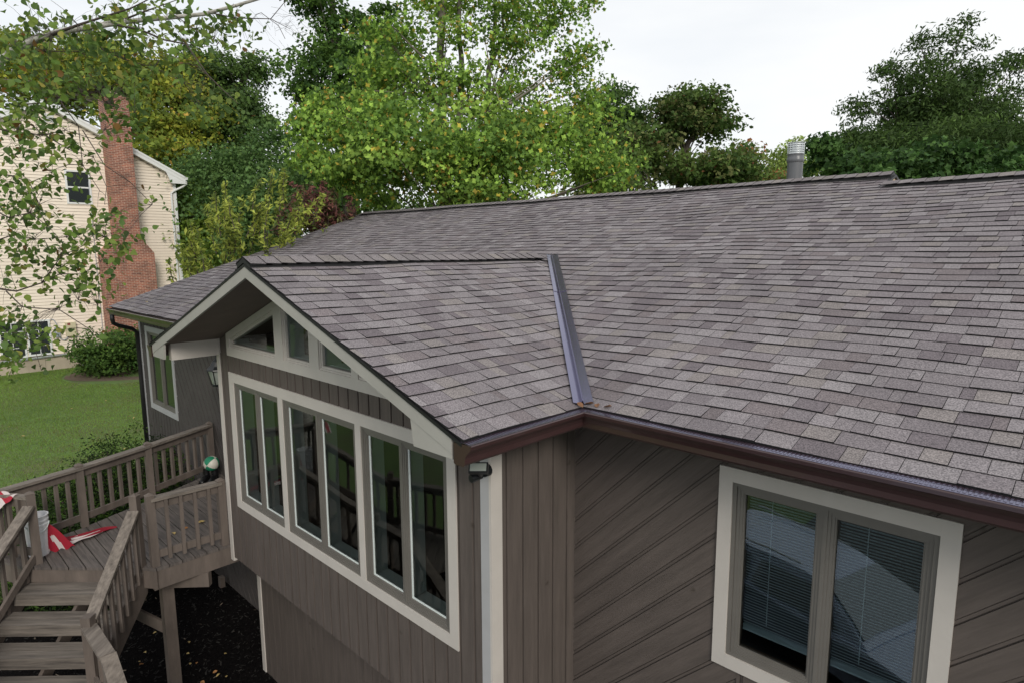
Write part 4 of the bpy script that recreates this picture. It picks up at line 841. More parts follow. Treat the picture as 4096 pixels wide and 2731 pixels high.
mb = MB(); mb.lathe((XN+.55, 5.6, 12.86), [(.11, 0), (.11, .12), (.09, .12), (.09, 0)], 14); mb.build('flue_tile', 'fall', cho)
mb = MB(); mb.box((XN+.0, 5.22, 13.02), (c1, 6.1, 13.04))
for a, b in ((.1, 5.3), (.9, 5.3), (.1, 6.02), (.9, 6.02)): mb.box((XN+a-.01, b-.01, 12.8), (XN+a+.01, b+.01, 13.02))
mb.build('cap', 'black', cho)
def nwindow(y0, y1, z0, z1, cols, rows, label=None):
    mb = MB(); t_ = .075; f = NG
    fbox(mb, f, y0, y0+t_, z0, z1, 0, .07); fbox(mb, f, y1-t_, y1, z0, z1, 0, .07); fbox(mb, f, y0+t_, y1-t_, z0, z0+t_, 0, .068); fbox(mb, f, y0+t_, y1-t_, z1-t_, z1, 0, .068)
    wn = mb.build('window', 'nwhite', nb)
    mb = MB(); mb.face([f(a, b, .034) for a, b in rect(y0+t_, y1-t_, z0+t_, z1-t_)]); mb.build('pane', 'nglass', wn)
    mb = MB()
    for k in range(1, cols): a = y0+t_+(y1-y0-2*t_)*k/cols; fbox(mb, f, a-.013, a+.013, z0+t_, z1-t_, .036, .048)
    for k in range(1, rows): b = z0+t_+(z1-z0-2*t_)*k/rows; fbox(mb, f, y0+t_, y1-t_, b-.013 if rows > 2 else b-.035, b+.013 if rows > 2 else b+.03, .036, .05)
    if cols+rows > 2: mb.build('muntins', 'nwhite', wn)
nwindow(3.66, 4.62, 8.0, 9.46, 1, 2); nwindow(1.70, 2.56, 1.48, 3.02, 2, 4); nwindow(.75, 1.66, 1.46, 3.0, 2, 4); nwindow(-.7, .2, 1.46, 3.0, 2, 4); nwindow(.2, 1.1, 8.0, 9.46, 1, 2)
mb = MB(); fbox(mb, NG, 3.10, 3.50, 11.38, 11.75, .0, .05)
for k in range(5): fbox(mb, NG, 3.12, 3.48, 11.42+k*.065, 11.45+k*.065, .05, .065)
mb.build('gable_vent', 'nwhite', nb)
mt = thing('electric_meter', 'small grey electric meter on the cream siding of the neighbouring house', 'meter', (XN, 2.8, 2.4))
mb = MB(); fbox(mb, NG, 2.69, 2.88, 2.22, 2.64, .03, .14); mb.build('housing', 'meter', mt)
mb = MB(); mb.tube([(XN+.12, 2.78, 2.62), (XN+.12, 2.78, 2.8), (XN+.08, 2.7, 2.98), (XN+.06, 2.58, 3.02)], .018, 6); mb.tube([(XN+.1, 2.84, 2.24), (XN+.1, 2.88, 2.12), (XN+.1, 3.0, 2.06), (XN+.1, 3.12, 2.12), (XN+.1, 3.15, 2.24)], .02, 6); mb.build('conduit', 'meter', mt)
mb = MB(); fbox(mb, NG, 2.73, 2.84, 2.42, 2.58, .141, .146); mb.build('display', 'nwhite', mt)
ub = thing('utility_box', 'beige utility box with a red label on the cream siding beside the meter', 'utility box', (XN, 3.3, 2.5))
mb = MB(); fbox(mb, NG, 3.10, 3.47, 2.22, 2.82, .03, .2); mb.build('housing', 'box', ub)
mb = MB(); fbox(mb, NG, 3.16, 3.27, 2.70, 2.80, .201, .205); mb.build('label_plate', 'redlab', ub)
mb = MB(); mb.tube([(XN+.08, 3.4, 2.24), (XN+.06, 3.45, 2.16), (XN+.06, 3.6, 2.13), (XN+.06, 4.45, 2.18), (XN+.06, 4.52, 2.4), (XN+.06, 4.53, 9)], .012, 6); mb.build('cable', 'meter', ub)
cd = thing('conduit_pipe', 'long pale conduit pipe running along the foundation of the cream house', 'pipe', (XN, 1.5, 1.5))
mb = MB(); mb.tube([(XN+.08, -3, 1.30), (XN+.08, 0, 1.36), (XN+.08, 3.1, 1.43), (XN+.08, 3.5, 1.42), (XN+.08, 3.62, 1.30), (XN+.08, 3.62, .7)], .032, 8); mb.tube([(XN+.06, -3, 1.22), (XN+.06, 3.9, 1.42)], .018, 6); mb.build('pipe', 'galv', cd)
sh = thing('shed', 'small dark red shed half hidden behind the left end of the roof', 'shed', (-22, 9, .9))
mb = MB(); mb.box((-24, 8.2, .6), (-21.6, 10.5, 3.4)); mb.build('wall', 'shed', sh); mb = MB(); mb.prism([(-24.1, 8, 3.4), (-21.5, 8, 3.4), (-21.5, 10.7, 3.4), (-24.1, 10.7, 3.4)], [(-22.9, 8, 4.3), (-22.7, 8, 4.3), (-22.7, 10.7, 4.3), (-22.9, 10.7, 4.3)]); mb.build('roof', 'grey_roof', sh)

# ------------------------------------------------------------------ driveway and the car mirrored in the windows
mb = MB(); mb.face([(a, b, .016) for a, b in ((-1.3, -14), (16, -14), (16, .2), (3.0, .2), (.2, -1.2), (-1.3, -3.4))]); mb.face([(a, b, .014) for a, b in ((-90, -26), (90, -26), (90, -14), (-90, -14))]); tag(mb.build('driveway', mat('asphalt', (.055, .058, .062), .9, var=.2, vscale=3, bump=.5, bscale=90)), kind='structure')
ca = math.radians(17); cc_ = Vector((.5, -4.2, .02)); car = thing('parked_car', 'silver blue estate car parked on the driveway, mirrored in the bedroom window', 'car', tuple(cc_))
CPt = lambda a, b, z_: (cc_.x+a*math.cos(ca)-b*math.sin(ca), cc_.y+a*math.sin(ca)+b*math.cos(ca), cc_.z+z_)
def loft(prof, halfw): # prof: closed list of (x, z); halfw(x, z)
    L2 = [CPt(a, -halfw(a, z_), z_) for a, z_ in prof]; R2_ = [CPt(a, halfw(a, z_), z_) for a, z_ in prof]; mb = MB(); mb.prism(L2, R2_); return mb
body = [(-2.3, .35), (-2.32, .8), (-2.2, 1.0), (-1.0, 1.02), (1.0, 1.0), (2.0, .88), (2.3, .72), (2.34, .35)]
loft(body, lambda a, z_: .88-.05*(z_ > .9)-.12*(abs(a) > 2.1)).build('body', 'car', car)
loft([(-2.15, 1.0), (-1.85, 1.42), (-1.2, 1.5), (.1, 1.5), (.35, 1.44), (1.15, 1.0)], lambda a, z_: .80 if z_ < 1.1 else .62).build('cabin', 'car', car)
M['carglass'] = mat('car_glass', (.35, .40, .45), .06, spec=1., metal=.6)
mb = MB(); f = lambda t_, b: CPt(.40+.66*t_, b*(.60+.15*t_), 1.43-.38*t_+.012); mb.prism([f(0, -1), f(0, 1), f(1, 1), f(1, -1)], [tuple(np.array(f(a, b))+[.01, 0, .012]) for a, b in ((0, -1), (0, 1), (1, 1), (1, -1))]); mb.build('windscreen', 'carglass', car)
for sg in (-1, 1):
    for x0, x1 in ((-1.75, -.75), (-.68, .4)):
        mb = MB(); mb.prism([CPt(x0, sg*.80, 1.06), CPt(x1+(.35 if x1 > 0 else 0), sg*.80, 1.06), CPt(x1, sg*.655, 1.40), CPt(x0+.1, sg*.655, 1.40)], [CPt(x0, sg*.812, 1.06), CPt(x1+(.35 if x1 > 0 else 0), sg*.812, 1.06), CPt(x1, sg*.667, 1.40), CPt(x0+.1, sg*.667, 1.40)]); mb.build('side_window', 'carglass', car)
    mb = MB(); mb.tube([CPt(-1.7, sg*.56, 1.55), CPt(.0, sg*.56, 1.55)], .016, 6); mb.build('roof_rail', 'galv', car)
    for xx in (-1.42, 1.42):
        mb = MB(); mb.tube([CPt(xx, sg*.70, .32), CPt(xx, sg*.90, .32)], .32, 24); wh = mb.build('wheel', 'black', car); mb = MB(); mb.tube([CPt(xx, sg*.90, .32), CPt(xx, sg*.91, .32)], .2, 18); mb.build('rim', 'galv', wh)
    mb = MB(); mb.box((0, 0, 0), (0, 0, 0)) if False else None; hl = MB(); hl.prism([CPt(2.2, sg*.45, .66), CPt(2.2, sg*.74, .66), CPt(2.16, sg*.74, .8), CPt(2.16, sg*.45, .8)], [CPt(2.35, sg*.45, .64), CPt(2.33, sg*.72, .64), CPt(2.2, sg*.72, .8), CPt(2.2, sg*.45, .8)]); hl.build('headlight', 'nwhite', car)

# ------------------------------------------------------------------ trees
DENS = 2.6; LIFT = np.array([1.72, 1.46, 1.2])
def leaves(centers, n_per, spread, size, cols, shape='kite', flat=.6, upb=.6, seed=0, hang=0., cvar=.25, yel=None, yfrac=0., outward=None):
    """a cloud of leaf faces round clump centres -> V, F, tint"""
    r = np.random.default_rng(seed); C = np.repeat(np.asarray(centers, float), n_per, 0); n = len(C)
    ci = np.repeat(np.arange(len(centers)), n_per); sp = np.asarray(spread, float)
    sp = sp[ci][:, None] if sp.ndim else sp
    d = r.normal(0, 1, (n, 3)); d /= np.maximum(1, np.linalg.norm(d, axis=1, keepdims=True)/1.9)
    P = C+d*sp*np.array([1, 1, flat]); P[:, 2] -= hang*r.random(n)
    nr = r.normal(0, 1, (n, 3))*.75; nr[:, 2] += upb
    if outward is not None: v = P-outward; nr += .5*v/np.maximum(.01, np.linalg.norm(v, axis=1, keepdims=True))
    nr /= np.linalg.norm(nr, axis=1, keepdims=True); a = r.normal(0, 1, (n, 3)); a[:, 2] -= .5 if hang else .2
    a -= nr*(a*nr).sum(1, keepdims=True); a /= np.linalg.norm(a, axis=1, keepdims=True); b = np.cross(nr, a); s = size*r.uniform(.6, 1.25, (n, 1))
    if shape == 'kite': prof = [(-.5, 0, 0), (0, .36, .10), (.55, 0, -.05), (0, -.36, .10)]; fc = np.array([[0, 1, 2, 3]])
    elif shape == 'long': prof = [(-.5, 0, 0), (0, .18, .05), (.6, 0, -.12), (0, -.18, .05)]; fc = np.array([[0, 1, 2, 3]])
    elif shape == 'lobed': prof = [(-.3, .1, 0), (-.38, .42, .05), (.05, .36, .08), (.42, .40, .0), (.30, 0, -.02), (.42, -.40, .0), (.05, -.36, .08), (-.38, -.42, .05), (-.3, -.1, 0), (-.25, 0, -.03)]; fc = np.array([[9, 0, 1, 2], [9, 2, 3, 4], [9, 4, 5, 6], [9, 6, 7, 8]])
    else: prof = [(-.45, 0, -.03), (-.36, .27, .05), (-.1, .40, .09), (.25, .22, .05), (.62, 0, -.08), (.25, -.22, .05), (-.1, -.40, .09), (-.36, -.27, .05), (.1, 0, -.02)]; fc = np.array([[0, 1, 2, 8], [8, 2, 3, 4], [8, 4, 5, 6], [0, 8, 6, 7]])
    k = len(prof); V = np.stack([P+s*(a*x+b*y_+nr*z_) for x, y_, z_ in prof], 1).reshape(-1, 3)
    F = (np.arange(n)[:, None, None]*k+fc[None]).reshape(-1, 4)
    cols = np.asarray(cols, float); cc = cols[r.integers(0, len(cols), len(centers))][ci]*LIFT; cc = cc*r.uniform(1-cvar, 1+cvar, (len(centers), 1))[ci]*r.uniform(.72, 1.3, (n, 1))
    if yel is not None:
        pf = (r.random(len(centers)) < .35)[ci]; m_ = r.random(n) < np.where(pf, yfrac*2.2, yfrac*.4); ya = np.asarray(yel, float); cc[m_] = ya[r.integers(0, len(ya), m_.sum())]*r.uniform(.7, 1.25, (m_.sum(), 1))
    return V, F, np.repeat(cc, len(fc), 0)
def blob_points(blobs, dens, seed, shell=2.0, grp=9):
    """clump centres: flattened sprays of clumps spread through each ellipsoid, with gaps between the sprays"""
    r = np.random.default_rng(seed); out = []
    for c, rad, wt in blobs:
        rad = np.asarray(rad, float); n = max(4, int(dens*wt*(rad[0]*rad[1]+rad[0]*rad[2]+rad[1]*rad[2])/3)); m = max(2, n//grp)
        d = r.normal(0, 1, (m, 3)); d /= np.linalg.norm(d, axis=1, keepdims=True); q = r.random((m, 1))**(1/(1+shell)); P = np.asarray(c)+d*q*rad
        g = np.minimum(.34*rad.mean(), .75); k = r.integers(0, m, n); e = r.normal(0, 1, (n, 3)); e /= np.maximum(1, np.linalg.norm(e, axis=1, keepdims=True)/1.7)
        out.append(P[k]+e*np.array([1, 1, .42])*g)
    return np.concatenate(out)
def tree(name, label, cat, trunks, blobs, dens, n_per, spread, size, cols, bark='bark', shape='kite', seed=0, group=None, limb=.35, **kw):
    base = trunks[0][0][0]; th = thing(name, label, cat, tuple(map(float, base)), group)
    mb = MB(); path = []
    for pts, r0, r1 in trunks:
        pts = [np.asarray(p, float) for p in pts]; P2_ = []
        for a, b in zip(pts, pts[1:]):
            for k in range(4): P2_.append(a+(b-a)*k/4)
        P2_.append(pts[-1]); m_ = len(P2_); R3 = random.Random(seed)
        P2_ = [p+np.array([R3.uniform(-1, 1), R3.uniform(-1, 1), 0])*.03*(0 < i < m_-1) for i, p in enumerate(P2_)]
        mb.tube(P2_, [r0+(r1-r0)*i/(m_-1) for i in range(m_)], 9); path += P2_
    C_ = blob_points(blobs, dens*DENS, seed+1); path = np.array(path); R3 = random.Random(seed+2)
    for c in C_:
        if R3.random() > limb/DENS: continue
        d = np.linalg.norm(path-c, axis=1)+np.where(path[:, 2] > c[2]-.15*abs(c[2]-path[0, 2]), 3., 0); j = int(np.argmin(d)); p = path[j]
        mid = (p+c)/2+np.array([R3.uniform(-.2, .2), R3.uniform(-.2, .2), R3.uniform(-.1, .25)])*np.linalg.norm(c-p)*.4
        L_ = np.linalg.norm(c-p); r0 = .012+.009*L_; mb.tube([p, (p+mid)/2+(mid-p)*.05, mid, c], [r0, r0*.75, r0*.5, .005], 4, caps=False)
    mb.build('trunk', bark, th, smooth=True)
    V, F, T = leaves(C_, n_per, spread, size, cols, shape, seed=seed+3, outward=np.mean([b[0] for b in blobs], 0), **kw)
    npmesh('crown', V, F, 'leaf', th, T)
    return th
def B(u, v, dep, ru, rv, rd, wt=1.):
    """an ellipsoid of foliage: centre through a view direction at a real depth, radii in metres from the photo's scale"""
    k = dep/(FPX*.57422); return (at(u, v, dep), (ru*k, rd, rv*k), wt)
def gnd(p): return np.array([p[0], p[1], float(gz(p[0], p[1]))])
DG = [(.038, .08, .026), (.05, .10, .03), (.028, .062, .024)]; MG = [(.04, .09, .022), (.055, .11, .028), (.03, .075, .022)]; LG_ = [(.145, .275, .06), (.19, .335, .075), (.10, .205, .05), (.065, .14, .036)]
YEL = [(.60, .50, .08), (.52, .42, .08), (.58, .38, .09)]
# the big bright tulip tree
d0 = 19.
tp_ = lambda u, v, dd=d0: at(u, v, dd)
tree('tulip_tree', 'tall bright green tree with yellowing leaves rising behind the roof ridge', 'tree',
     [([gnd(tp_(1020, 470)), tp_(1020, 470), tp_(1016, 250), tp_(1012, 120), tp_(1018, -60), tp_(1010, -300)], .17, .08), ([tp_(1022, 460), tp_(1052, 330), tp_(1060, 200), tp_(1056, 60), tp_(1048, -150)], .12, .05),
      ([tp_(1100, 430, 20.5), tp_(1118, 300, 20.5), tp_(1124, 160, 20.5), tp_(1138, 60, 20.5), tp_(1135, -150, 20.5)], .11, .05), ([tp_(1128, 150, 20.5), tp_(1165, 60, 20.3), tp_(1210, 0, 20)], .06, .02), ([tp_(1025, 300), tp_(1090, 270, 18.5), tp_(1170, 240, 18)], .05, .02), ([tp_(1018, 180), tp_(960, 120, 18.6), tp_(900, 60, 18.3)], .05, .02), ([tp_(1018, 230), tp_(930, 215, 18.3), tp_(860, 210, 18)], .045, .02)],
     [B(800, 330, 18.5, 90, 75, 1.6), B(740, 305, 18.6, 50, 40, .8), B(900, 300, 17.8, 120, 90, 2.0), B(980, 390, 17.2, 150, 80, 2.0), B(1100, 330, 18, 140, 100, 2.2), B(1220, 330, 18.6, 120, 100, 2.0), B(1330, 350, 19, 90, 90, 1.6), B(870, 420, 18, 70, 60, 1.2), B(920, 180, 18.8, 80, 60, 1.6, .75), B(860, 140, 19, 50, 45, 1., .7), B(1000, 210, 18.6, 70, 60, 1.8, .55), B(1110, 200, 19.2, 70, 60, 1.6, .5), B(1220, 230, 19.2, 80, 60, 1.4, .7), B(960, 60, 19, 80, 60, 1.4, .5), B(1020, -20, 19, 90, 60, 1.5, .45), B(1090, 90, 18.6, 60, 60, 1.5, .4), B(1250, 60, 19.5, 80, 80, 1.4, .45), B(1200, -10, 19.5, 120, 50, 1.4, .45), B(1190, 130, 19.6, 60, 50, 1.2, .45), B(1040, -160, 19, 130, 100, 1.8, .5), B(1180, -160, 19.5, 110, 90, 1.8, .45), B(1080, -330, 19.2, 120, 90, 1.6, .45), B(1310, 120, 19.6, 60, 50, .9, .7), B(1300, 30, 19.6, 50, 50, .9, .6), B(900, 100, 18.8, 50, 50, 1., .7), B(780, 400, 18, 60, 50, 1., .9), B(1380, 410, 18.6, 60, 40, 1., .9), B(760, 250, 18.8, 40, 40, .8, .6), B(1370, 110, 19.6, 22, 40, .5, .6), B(1330, 230, 19.6, 45, 50, .9, .6), B(1180, 430, 17.6, 130, 60, 1.6), B(1380, 190, 19.4, 15, 22, .4, .8), B(1330, 10, 19.5, 25, 25, .4, .6)],
     36, 19, .27, .125, LG_, bark='palebark', shape='lobed', seed=21, limb=.12, yel=YEL, yfrac=.055, upb=.5, cvar=.28)
# dark broadleaf behind it on the left
tree('dark_maple', 'tall dark green tree standing to the left of the bright yellow-green tree', 'tree', [([gnd(at(800, 450, 27)), at(800, 350, 27), at(770, 100, 27), at(760, -60, 27)], .28, .1)],
     [B(742, 40, 27, 36, 80, 1.5), B(765, 170, 26.5, 62, 75, 2.), B(745, 230, 26.5, 48, 50, 1.5), B(830, 180, 26.8, 90, 100, 2.2), B(860, 90, 27, 60, 50, 1.4, .8), B(880, 60, 27, 35, 35, 1., .7), B(800, 290, 26, 90, 45, 2.), B(715, 275, 26.5, 22, 30, .6, .5), B(728, 120, 27, 25, 40, .7), B(730, -10, 27, 35, 40, 1.), B(820, 380, 26, 90, 60, 2)], 30, 18, .24, .19, [(.045, .105, .026), (.06, .13, .03), (.03, .075, .024)], seed=31, limb=.12)
tree('oak_tree', 'dark spreading tree standing against the sky right of the yellowish tree', 'tree', [([gnd(at(545, 450, 42)), at(545, 300, 42), at(560, 160, 42)], .35, .12)],
     [B(540, 170, 42, 75, 50, 2.3), B(475, 170, 43.5, 60, 50, 2.), B(590, 235, 41.5, 36, 50, 1.6), B(585, 145, 42, 30, 25, .9), B(500, 260, 41, 100, 55, 2.5), B(480, 240, 43, 60, 50, 2.), B(605, 300, 41, 28, 26, 1.), B(540, 330, 41, 90, 60, 2.), B(455, 150, 44, 40, 30, 1.2)], 22, 20, .32, .22, [(.045, .095, .028), (.06, .12, .034), (.034, .072, .026)], seed=41, limb=.12)
tree('yellow_maple', 'broad tree with yellowing autumn foliage behind the brick chimney', 'tree', [([gnd(at(330, 450, 40)), at(330, 330, 40), at(300, 150, 40)], .35, .12), ([at(330, 330, 40), at(400, 280, 39), at(460, 230, 39)], .14, .05), ([at(330, 350, 40), at(420, 330, 39), at(480, 300, 38.5)], .12, .05)],
     [B(240, 190, 41, 150, 70, 3.2), B(130, 180, 42, 110, 70, 3.), B(330, 200, 40, 90, 70, 2.6), B(390, 260, 39, 90, 70, 2.6, .8), B(20, 170, 42, 90, 80, 3.), B(430, 350, 38, 80, 60, 2., .9), B(420, 190, 39.5, 60, 60, 2., 1.), B(450, 270, 38, 50, 60, 1.8, 1.), B(340, 290, 39, 80, 60, 2.2, 1.), B(230, 120, 43, 80, 35, 2., .7)], 15, 22, .5, .25, [(.13, .19, .032), (.18, .23, .036), (.09, .145, .03), (.11, .165, .03)], seed=51, limb=.25, bark='palebark', yel=YEL, yfrac=.06)
tree('understory_tree', 'dense blue green tree between the cream house and the roof edge', 'tree', [([gnd(at(560, 560, 35)), at(560, 460, 35), at(580, 350, 35)], .22, .08)],
     [B(620, 360, 34, 110, 75, 2.6), B(540, 420, 33.5, 110, 70, 2.6), B(660, 440, 32, 100, 70, 2.4), B(480, 400, 34.5, 80, 50, 2.), B(590, 510, 31, 130, 70, 2.4), B(720, 370, 33, 60, 60, 1.8), B(740, 430, 30, 60, 70, 1.8)], 16, 20, .42, .2, [(.06, .13, .048), (.08, .16, .056), (.045, .10, .038)], seed=61, limb=.1)
tree('hornbeam', 'low mid green tree right beside the white corner of the cream house', 'tree', [([gnd(at(440, 600, 34)), at(440, 500, 34), at(450, 430, 34)], .16, .06)],
     [B(450, 470, 33.5, 60, 55, 2.2), B(430, 560, 33, 50, 60, 2.), B(490, 560, 32.5, 70, 60, 2.), B(420, 410, 35, 40, 40, 1.4, .6)], 18, 20, .38, .19, [(.09, .17, .03), (.115, .20, .034), (.07, .14, .028)], seed=71, limb=.15)
# right-hand group
tree('medlar_tree', 'rounded dark tree with a flat layered top left of the flue', 'tree', [([gnd(at(1560, 500, 28)), at(1560, 420, 28), at(1580, 330, 28), at(1600, 290, 28)], .22, .08)],
     [B(1600, 240, 28, 85, 28, 1.8, 1.2), B(1560, 290, 28, 70, 40, 1.5, .9), B(1650, 300, 28, 50, 35, 1.2, .7), B(1500, 330, 27.5, 90, 60, 2.), B(1600, 390, 27, 110, 45, 2.), B(1430, 380, 27, 60, 60, 1.6), B(1680, 400, 27, 70, 35, 1.5), B(1400, 440, 26, 90, 40, 1.6), B(1540, 235, 28, 30, 25, .9, .6)], 30, 20, .3, .2, [(.05, .10, .03), (.07, .125, .036), (.038, .08, .026), (.08, .105, .045)], shape='kite', seed=81, limb=.2, yel=[(.16, .07, .03)], yfrac=.015)
tree('shadblow_tree', 'dark loose topped tree directly behind the right edge of the bright tree', 'tree', [([gnd(at(1400, 470, 31)), at(1400, 380, 31), at(1400, 230, 31)], .2, .06)],
     [B(1390, 250, 31, 70, 60, 1.8, .8), B(1440, 310, 30.5, 60, 60, 1.6, .9), B(1350, 290, 31, 60, 70, 1.6), B(1420, 215, 31, 35, 20, .8, .5)], 26, 20, .32, .2, DG, shape='kite', seed=91, limb=.3)
tree('brown_tinged_tree', 'small tree with brown tinged leaves just left of the flue', 'tree', [([gnd(at(1740, 480, 33)), at(1740, 400, 33), at(1730, 340, 33)], .14, .05)],
     [B(1740, 390, 33, 55, 50, 1.4, .7), B(1720, 350, 33, 35, 25, .8, .5), B(1770, 430, 32, 50, 25, 1.)], 26, 20, .3, .2, [(.09, .15, .045), (.10, .16, .045), (.22, .11, .06)], seed=101, limb=.3)
tree('pale_sapling', 'pale airy tree seen directly behind the flue', 'tree', [([gnd(at(1815, 480, 46)), at(1815, 400, 46), at(1818, 340, 46)], .14, .04)],
     [B(1815, 370, 46, 35, 45, 1.4, .6), B(1790, 400, 46, 40, 35, 1.4, .6), B(1850, 390, 46, 30, 35, 1.2, .5), B(1880, 400, 44, 25, 50, 1., .5), B(1835, 330, 46, 20, 14, .6, .5)], 24, 20, .38, .26, [(.16, .25, .08), (.18, .28, .08)], seed=111, limb=.5)
tree('pear_tree', 'big pointed dark tree on the right with an airy fringe of upright leaves', 'tree', [([gnd(at(2130, 520, 25)), at(2130, 420, 25), at(2150, 250, 25), at(2160, 170, 25)], .24, .05), ([at(2130, 380, 25), at(2040, 250, 25)], .08, .02), ([at(2140, 330, 25), at(2260, 180, 25)], .08, .02), ([at(2140, 350, 25), at(2330, 200, 25)], .08, .02)],
     [B(2165, 100, 25, 50, 50, 1.1, .4), B(2200, 70, 25, 25, 30, .6, .3), B(2120, 110, 25, 25, 35, .7, .3), B(2160, 180, 25, 75, 55, 1.6, .55), B(2290, 140, 25, 40, 40, .9, .4), B(2050, 150, 25, 30, 35, .8, .35), B(1990, 230, 25, 30, 40, .8, .4), B(2150, 270, 24.6, 120, 70, 2., 1.), B(2060, 260, 25, 70, 60, 1.3, .4), B(2040, 170, 25, 30, 40, .8, .35), B(2000, 330, 24.6, 60, 50, 1.2, .8), B(2260, 200, 25, 60, 60, 1.4, .55), B(2270, 290, 24.6, 90, 60, 1.6, .9), B(2330, 160, 25, 30, 40, .8, .3), B(2320, 240, 25, 50, 40, 1., .4), B(2180, 350, 24, 150, 60, 2.4, 1.3), B(2050, 350, 24.4, 100, 55, 2.2, 1.2), B(2300, 350, 24.4, 90, 60, 2.2, 1.2), B(2110, 240, 25, 80, 60, 1.6, .7), B(2220, 250, 25, 80, 60, 1.6, .7), B(2330, 350, 24.5, 60, 60, 1.5), B(1970, 260, 25, 25, 30, .7, .3), B(2230, 120, 25, 25, 30, .7, .35)], 40, 20, .26, .19, [(.036, .075, .024), (.05, .10, .03), (.026, .055, .02)], shape='long', seed=121, limb=.15, upb=.3)
tree('vine_covered_tree', 'low mass of broad vine leaves behind the ridge at the foot of the pointed tree', 'tree', [([gnd(at(1980, 520, 21)), at(1980, 430, 21), at(1960, 380, 21)], .18, .1)],
     [B(1930, 380, 21, 55, 48, 1.3), B(1900, 350, 21, 30, 25, .8), B(2000, 400, 20.5, 80, 45, 1.5), B(2110, 390, 20.5, 80, 50, 1.5), B(2230, 400, 20.5, 90, 50, 1.6), B(2340, 410, 20.5, 70, 50, 1.4)], 46, 16, .2, .17, [(.034, .085, .026), (.05, .115, .034), (.024, .062, .022)], shape='lobed', seed=131, limb=.05)
# young fruit trees close behind the roof
def wand_tree(name, label, cat, base, wands, size, cols, seed, gap=.045, droop=.04, bark='twig'):
    th = thing(name, label, cat, tuple(map(float, base))); mb = MB(); r = np.random.default_rng(seed); cen = []
    for tip, st in wands:
        tip = np.asarray(tip); st = np.asarray(st); mid = (tip+st)/2+r.normal(0, .06, 3); mb.tube([st, mid, tip], [.014, .009, .004], 4, caps=False)
        L_ = np.linalg.norm(tip-st); n = int(L_/gap)
        for k in range(n):
            q = st+(tip-st)*(k+.5)/n+(mid-(tip+st)/2)*math.sin(math.pi*k/n); cen.append(q+r.normal(0, .012, 3))
    for st in [w_[1] for w_ in wands[::7]]: mb.tube([base, (base*.4+np.asarray(st)*.6)+r.normal(0, .08, 3), st], [.035, .02, .012], 5, caps=False)
    mb.build('trunk', bark, th, smooth=True)
    V, F, T = leaves(cen, 3, .045, size, cols, 'long', flat=.8, seed=seed, hang=droop, upb=.5, cvar=.12); npmesh('crown', V, F, 'leaf', th, T)
r = np.random.default_rng(5); wn = []
cen = [(640, 440), (625, 500), (500, 470), (530, 520), (470, 560), (560, 540), (600, 560), (440, 590), (520, 590), (660, 490), (690, 520), (610, 480), (480, 610), (420, 600), (550, 470), (720, 480), (750, 470), (780, 440)]
for (u, v) in cen[:15]:
    for k in range(4):
        du, dv = r.normal(0, 26), r.normal(0, 18); dep = 15.2+r.normal(0, .5); lean = (u-560)*.25
        wn.append((at(u+du+lean*.4, v+dv-30, dep), at(u+du-lean*.5+r.normal(0, 8), v+dv+45, dep+r.normal(0, .2))))
wand_tree('cherry_tree', 'young tree with upright wands of narrow pale green leaves behind the roof slope', 'tree', gnd(at(560, 640, 15.3)), wn, .15, [(.20, .28, .07), (.25, .33, .08), (.15, .21, .05), (.08, .13, .04)], 7)
wn = [(at(730+r.normal(0, 45), 455+r.normal(0, 22), 17+r.normal(0, .5)), at(740+r.normal(0, 40), 530+r.normal(0, 20), 17)) for _ in range(46)]
wand_tree('purple_plum', 'young purple leaved tree behind the upper left end of the roof ridge', 'tree', gnd(at(745, 560, 17)), wn, .14, [(.11, .055, .06), (.14, .075, .07), (.08, .045, .05), (.08, .10, .045)], 9)
# shrubs
def shrub(name, label, blobs, dens, size, cols, seed, n_per=14, spread=.13, shape='kite', group=None):
    base = gnd(np.asarray(blobs[0][0])); th = thing(name, label, 'shrub', tuple(map(float, base)), group); C_ = blob_points(blobs, dens, seed, 3); C_ = C_[C_[:, 2] > gz(C_[:, 0], C_[:, 1])+.04]
    mb = MB(); R3 = random.Random(seed)
    for c in C_[::6]: mb.tube([base+np.array([R3.uniform(-.2, .2), R3.uniform(-.2, .2), 0]), (base+c)/2+np.array([0, 0, .05]), c], [.02, .012, .004], 4, caps=False)
    mb.build('stems', 'twig', th)
    V, F, T = leaves(C_, n_per, spread, size, cols, shape, seed=seed+1, outward=np.asarray(blobs[0][0])-np.array([0, 0, .6]), upb=.5); npmesh('foliage', V, F, 'leaf', th, T)
shrub('laurel_shrub', 'rounded green shrub nearest the brick chimney of the cream house', [(np.array([-27.9, 4.2, 1.7]), (1.35, 1.25, 1.05), 1), (np.array([-27.5, 3.5, 1.3]), (.8, .8, .7), 1)], 300, .12, [(.05, .11, .03), (.07, .14, .035), (.035, .08, .025)], 201)
shrub('laurel_shrub', 'rounded green shrub half hidden by the left corner of the brown house', [(np.array([-27.3, 5.8, 1.6]), (1.35, 1.35, 1.0), 1)], 300, .12, [(.04, .1, .03), (.06, .12, .03), (.03, .07, .022)], 205)
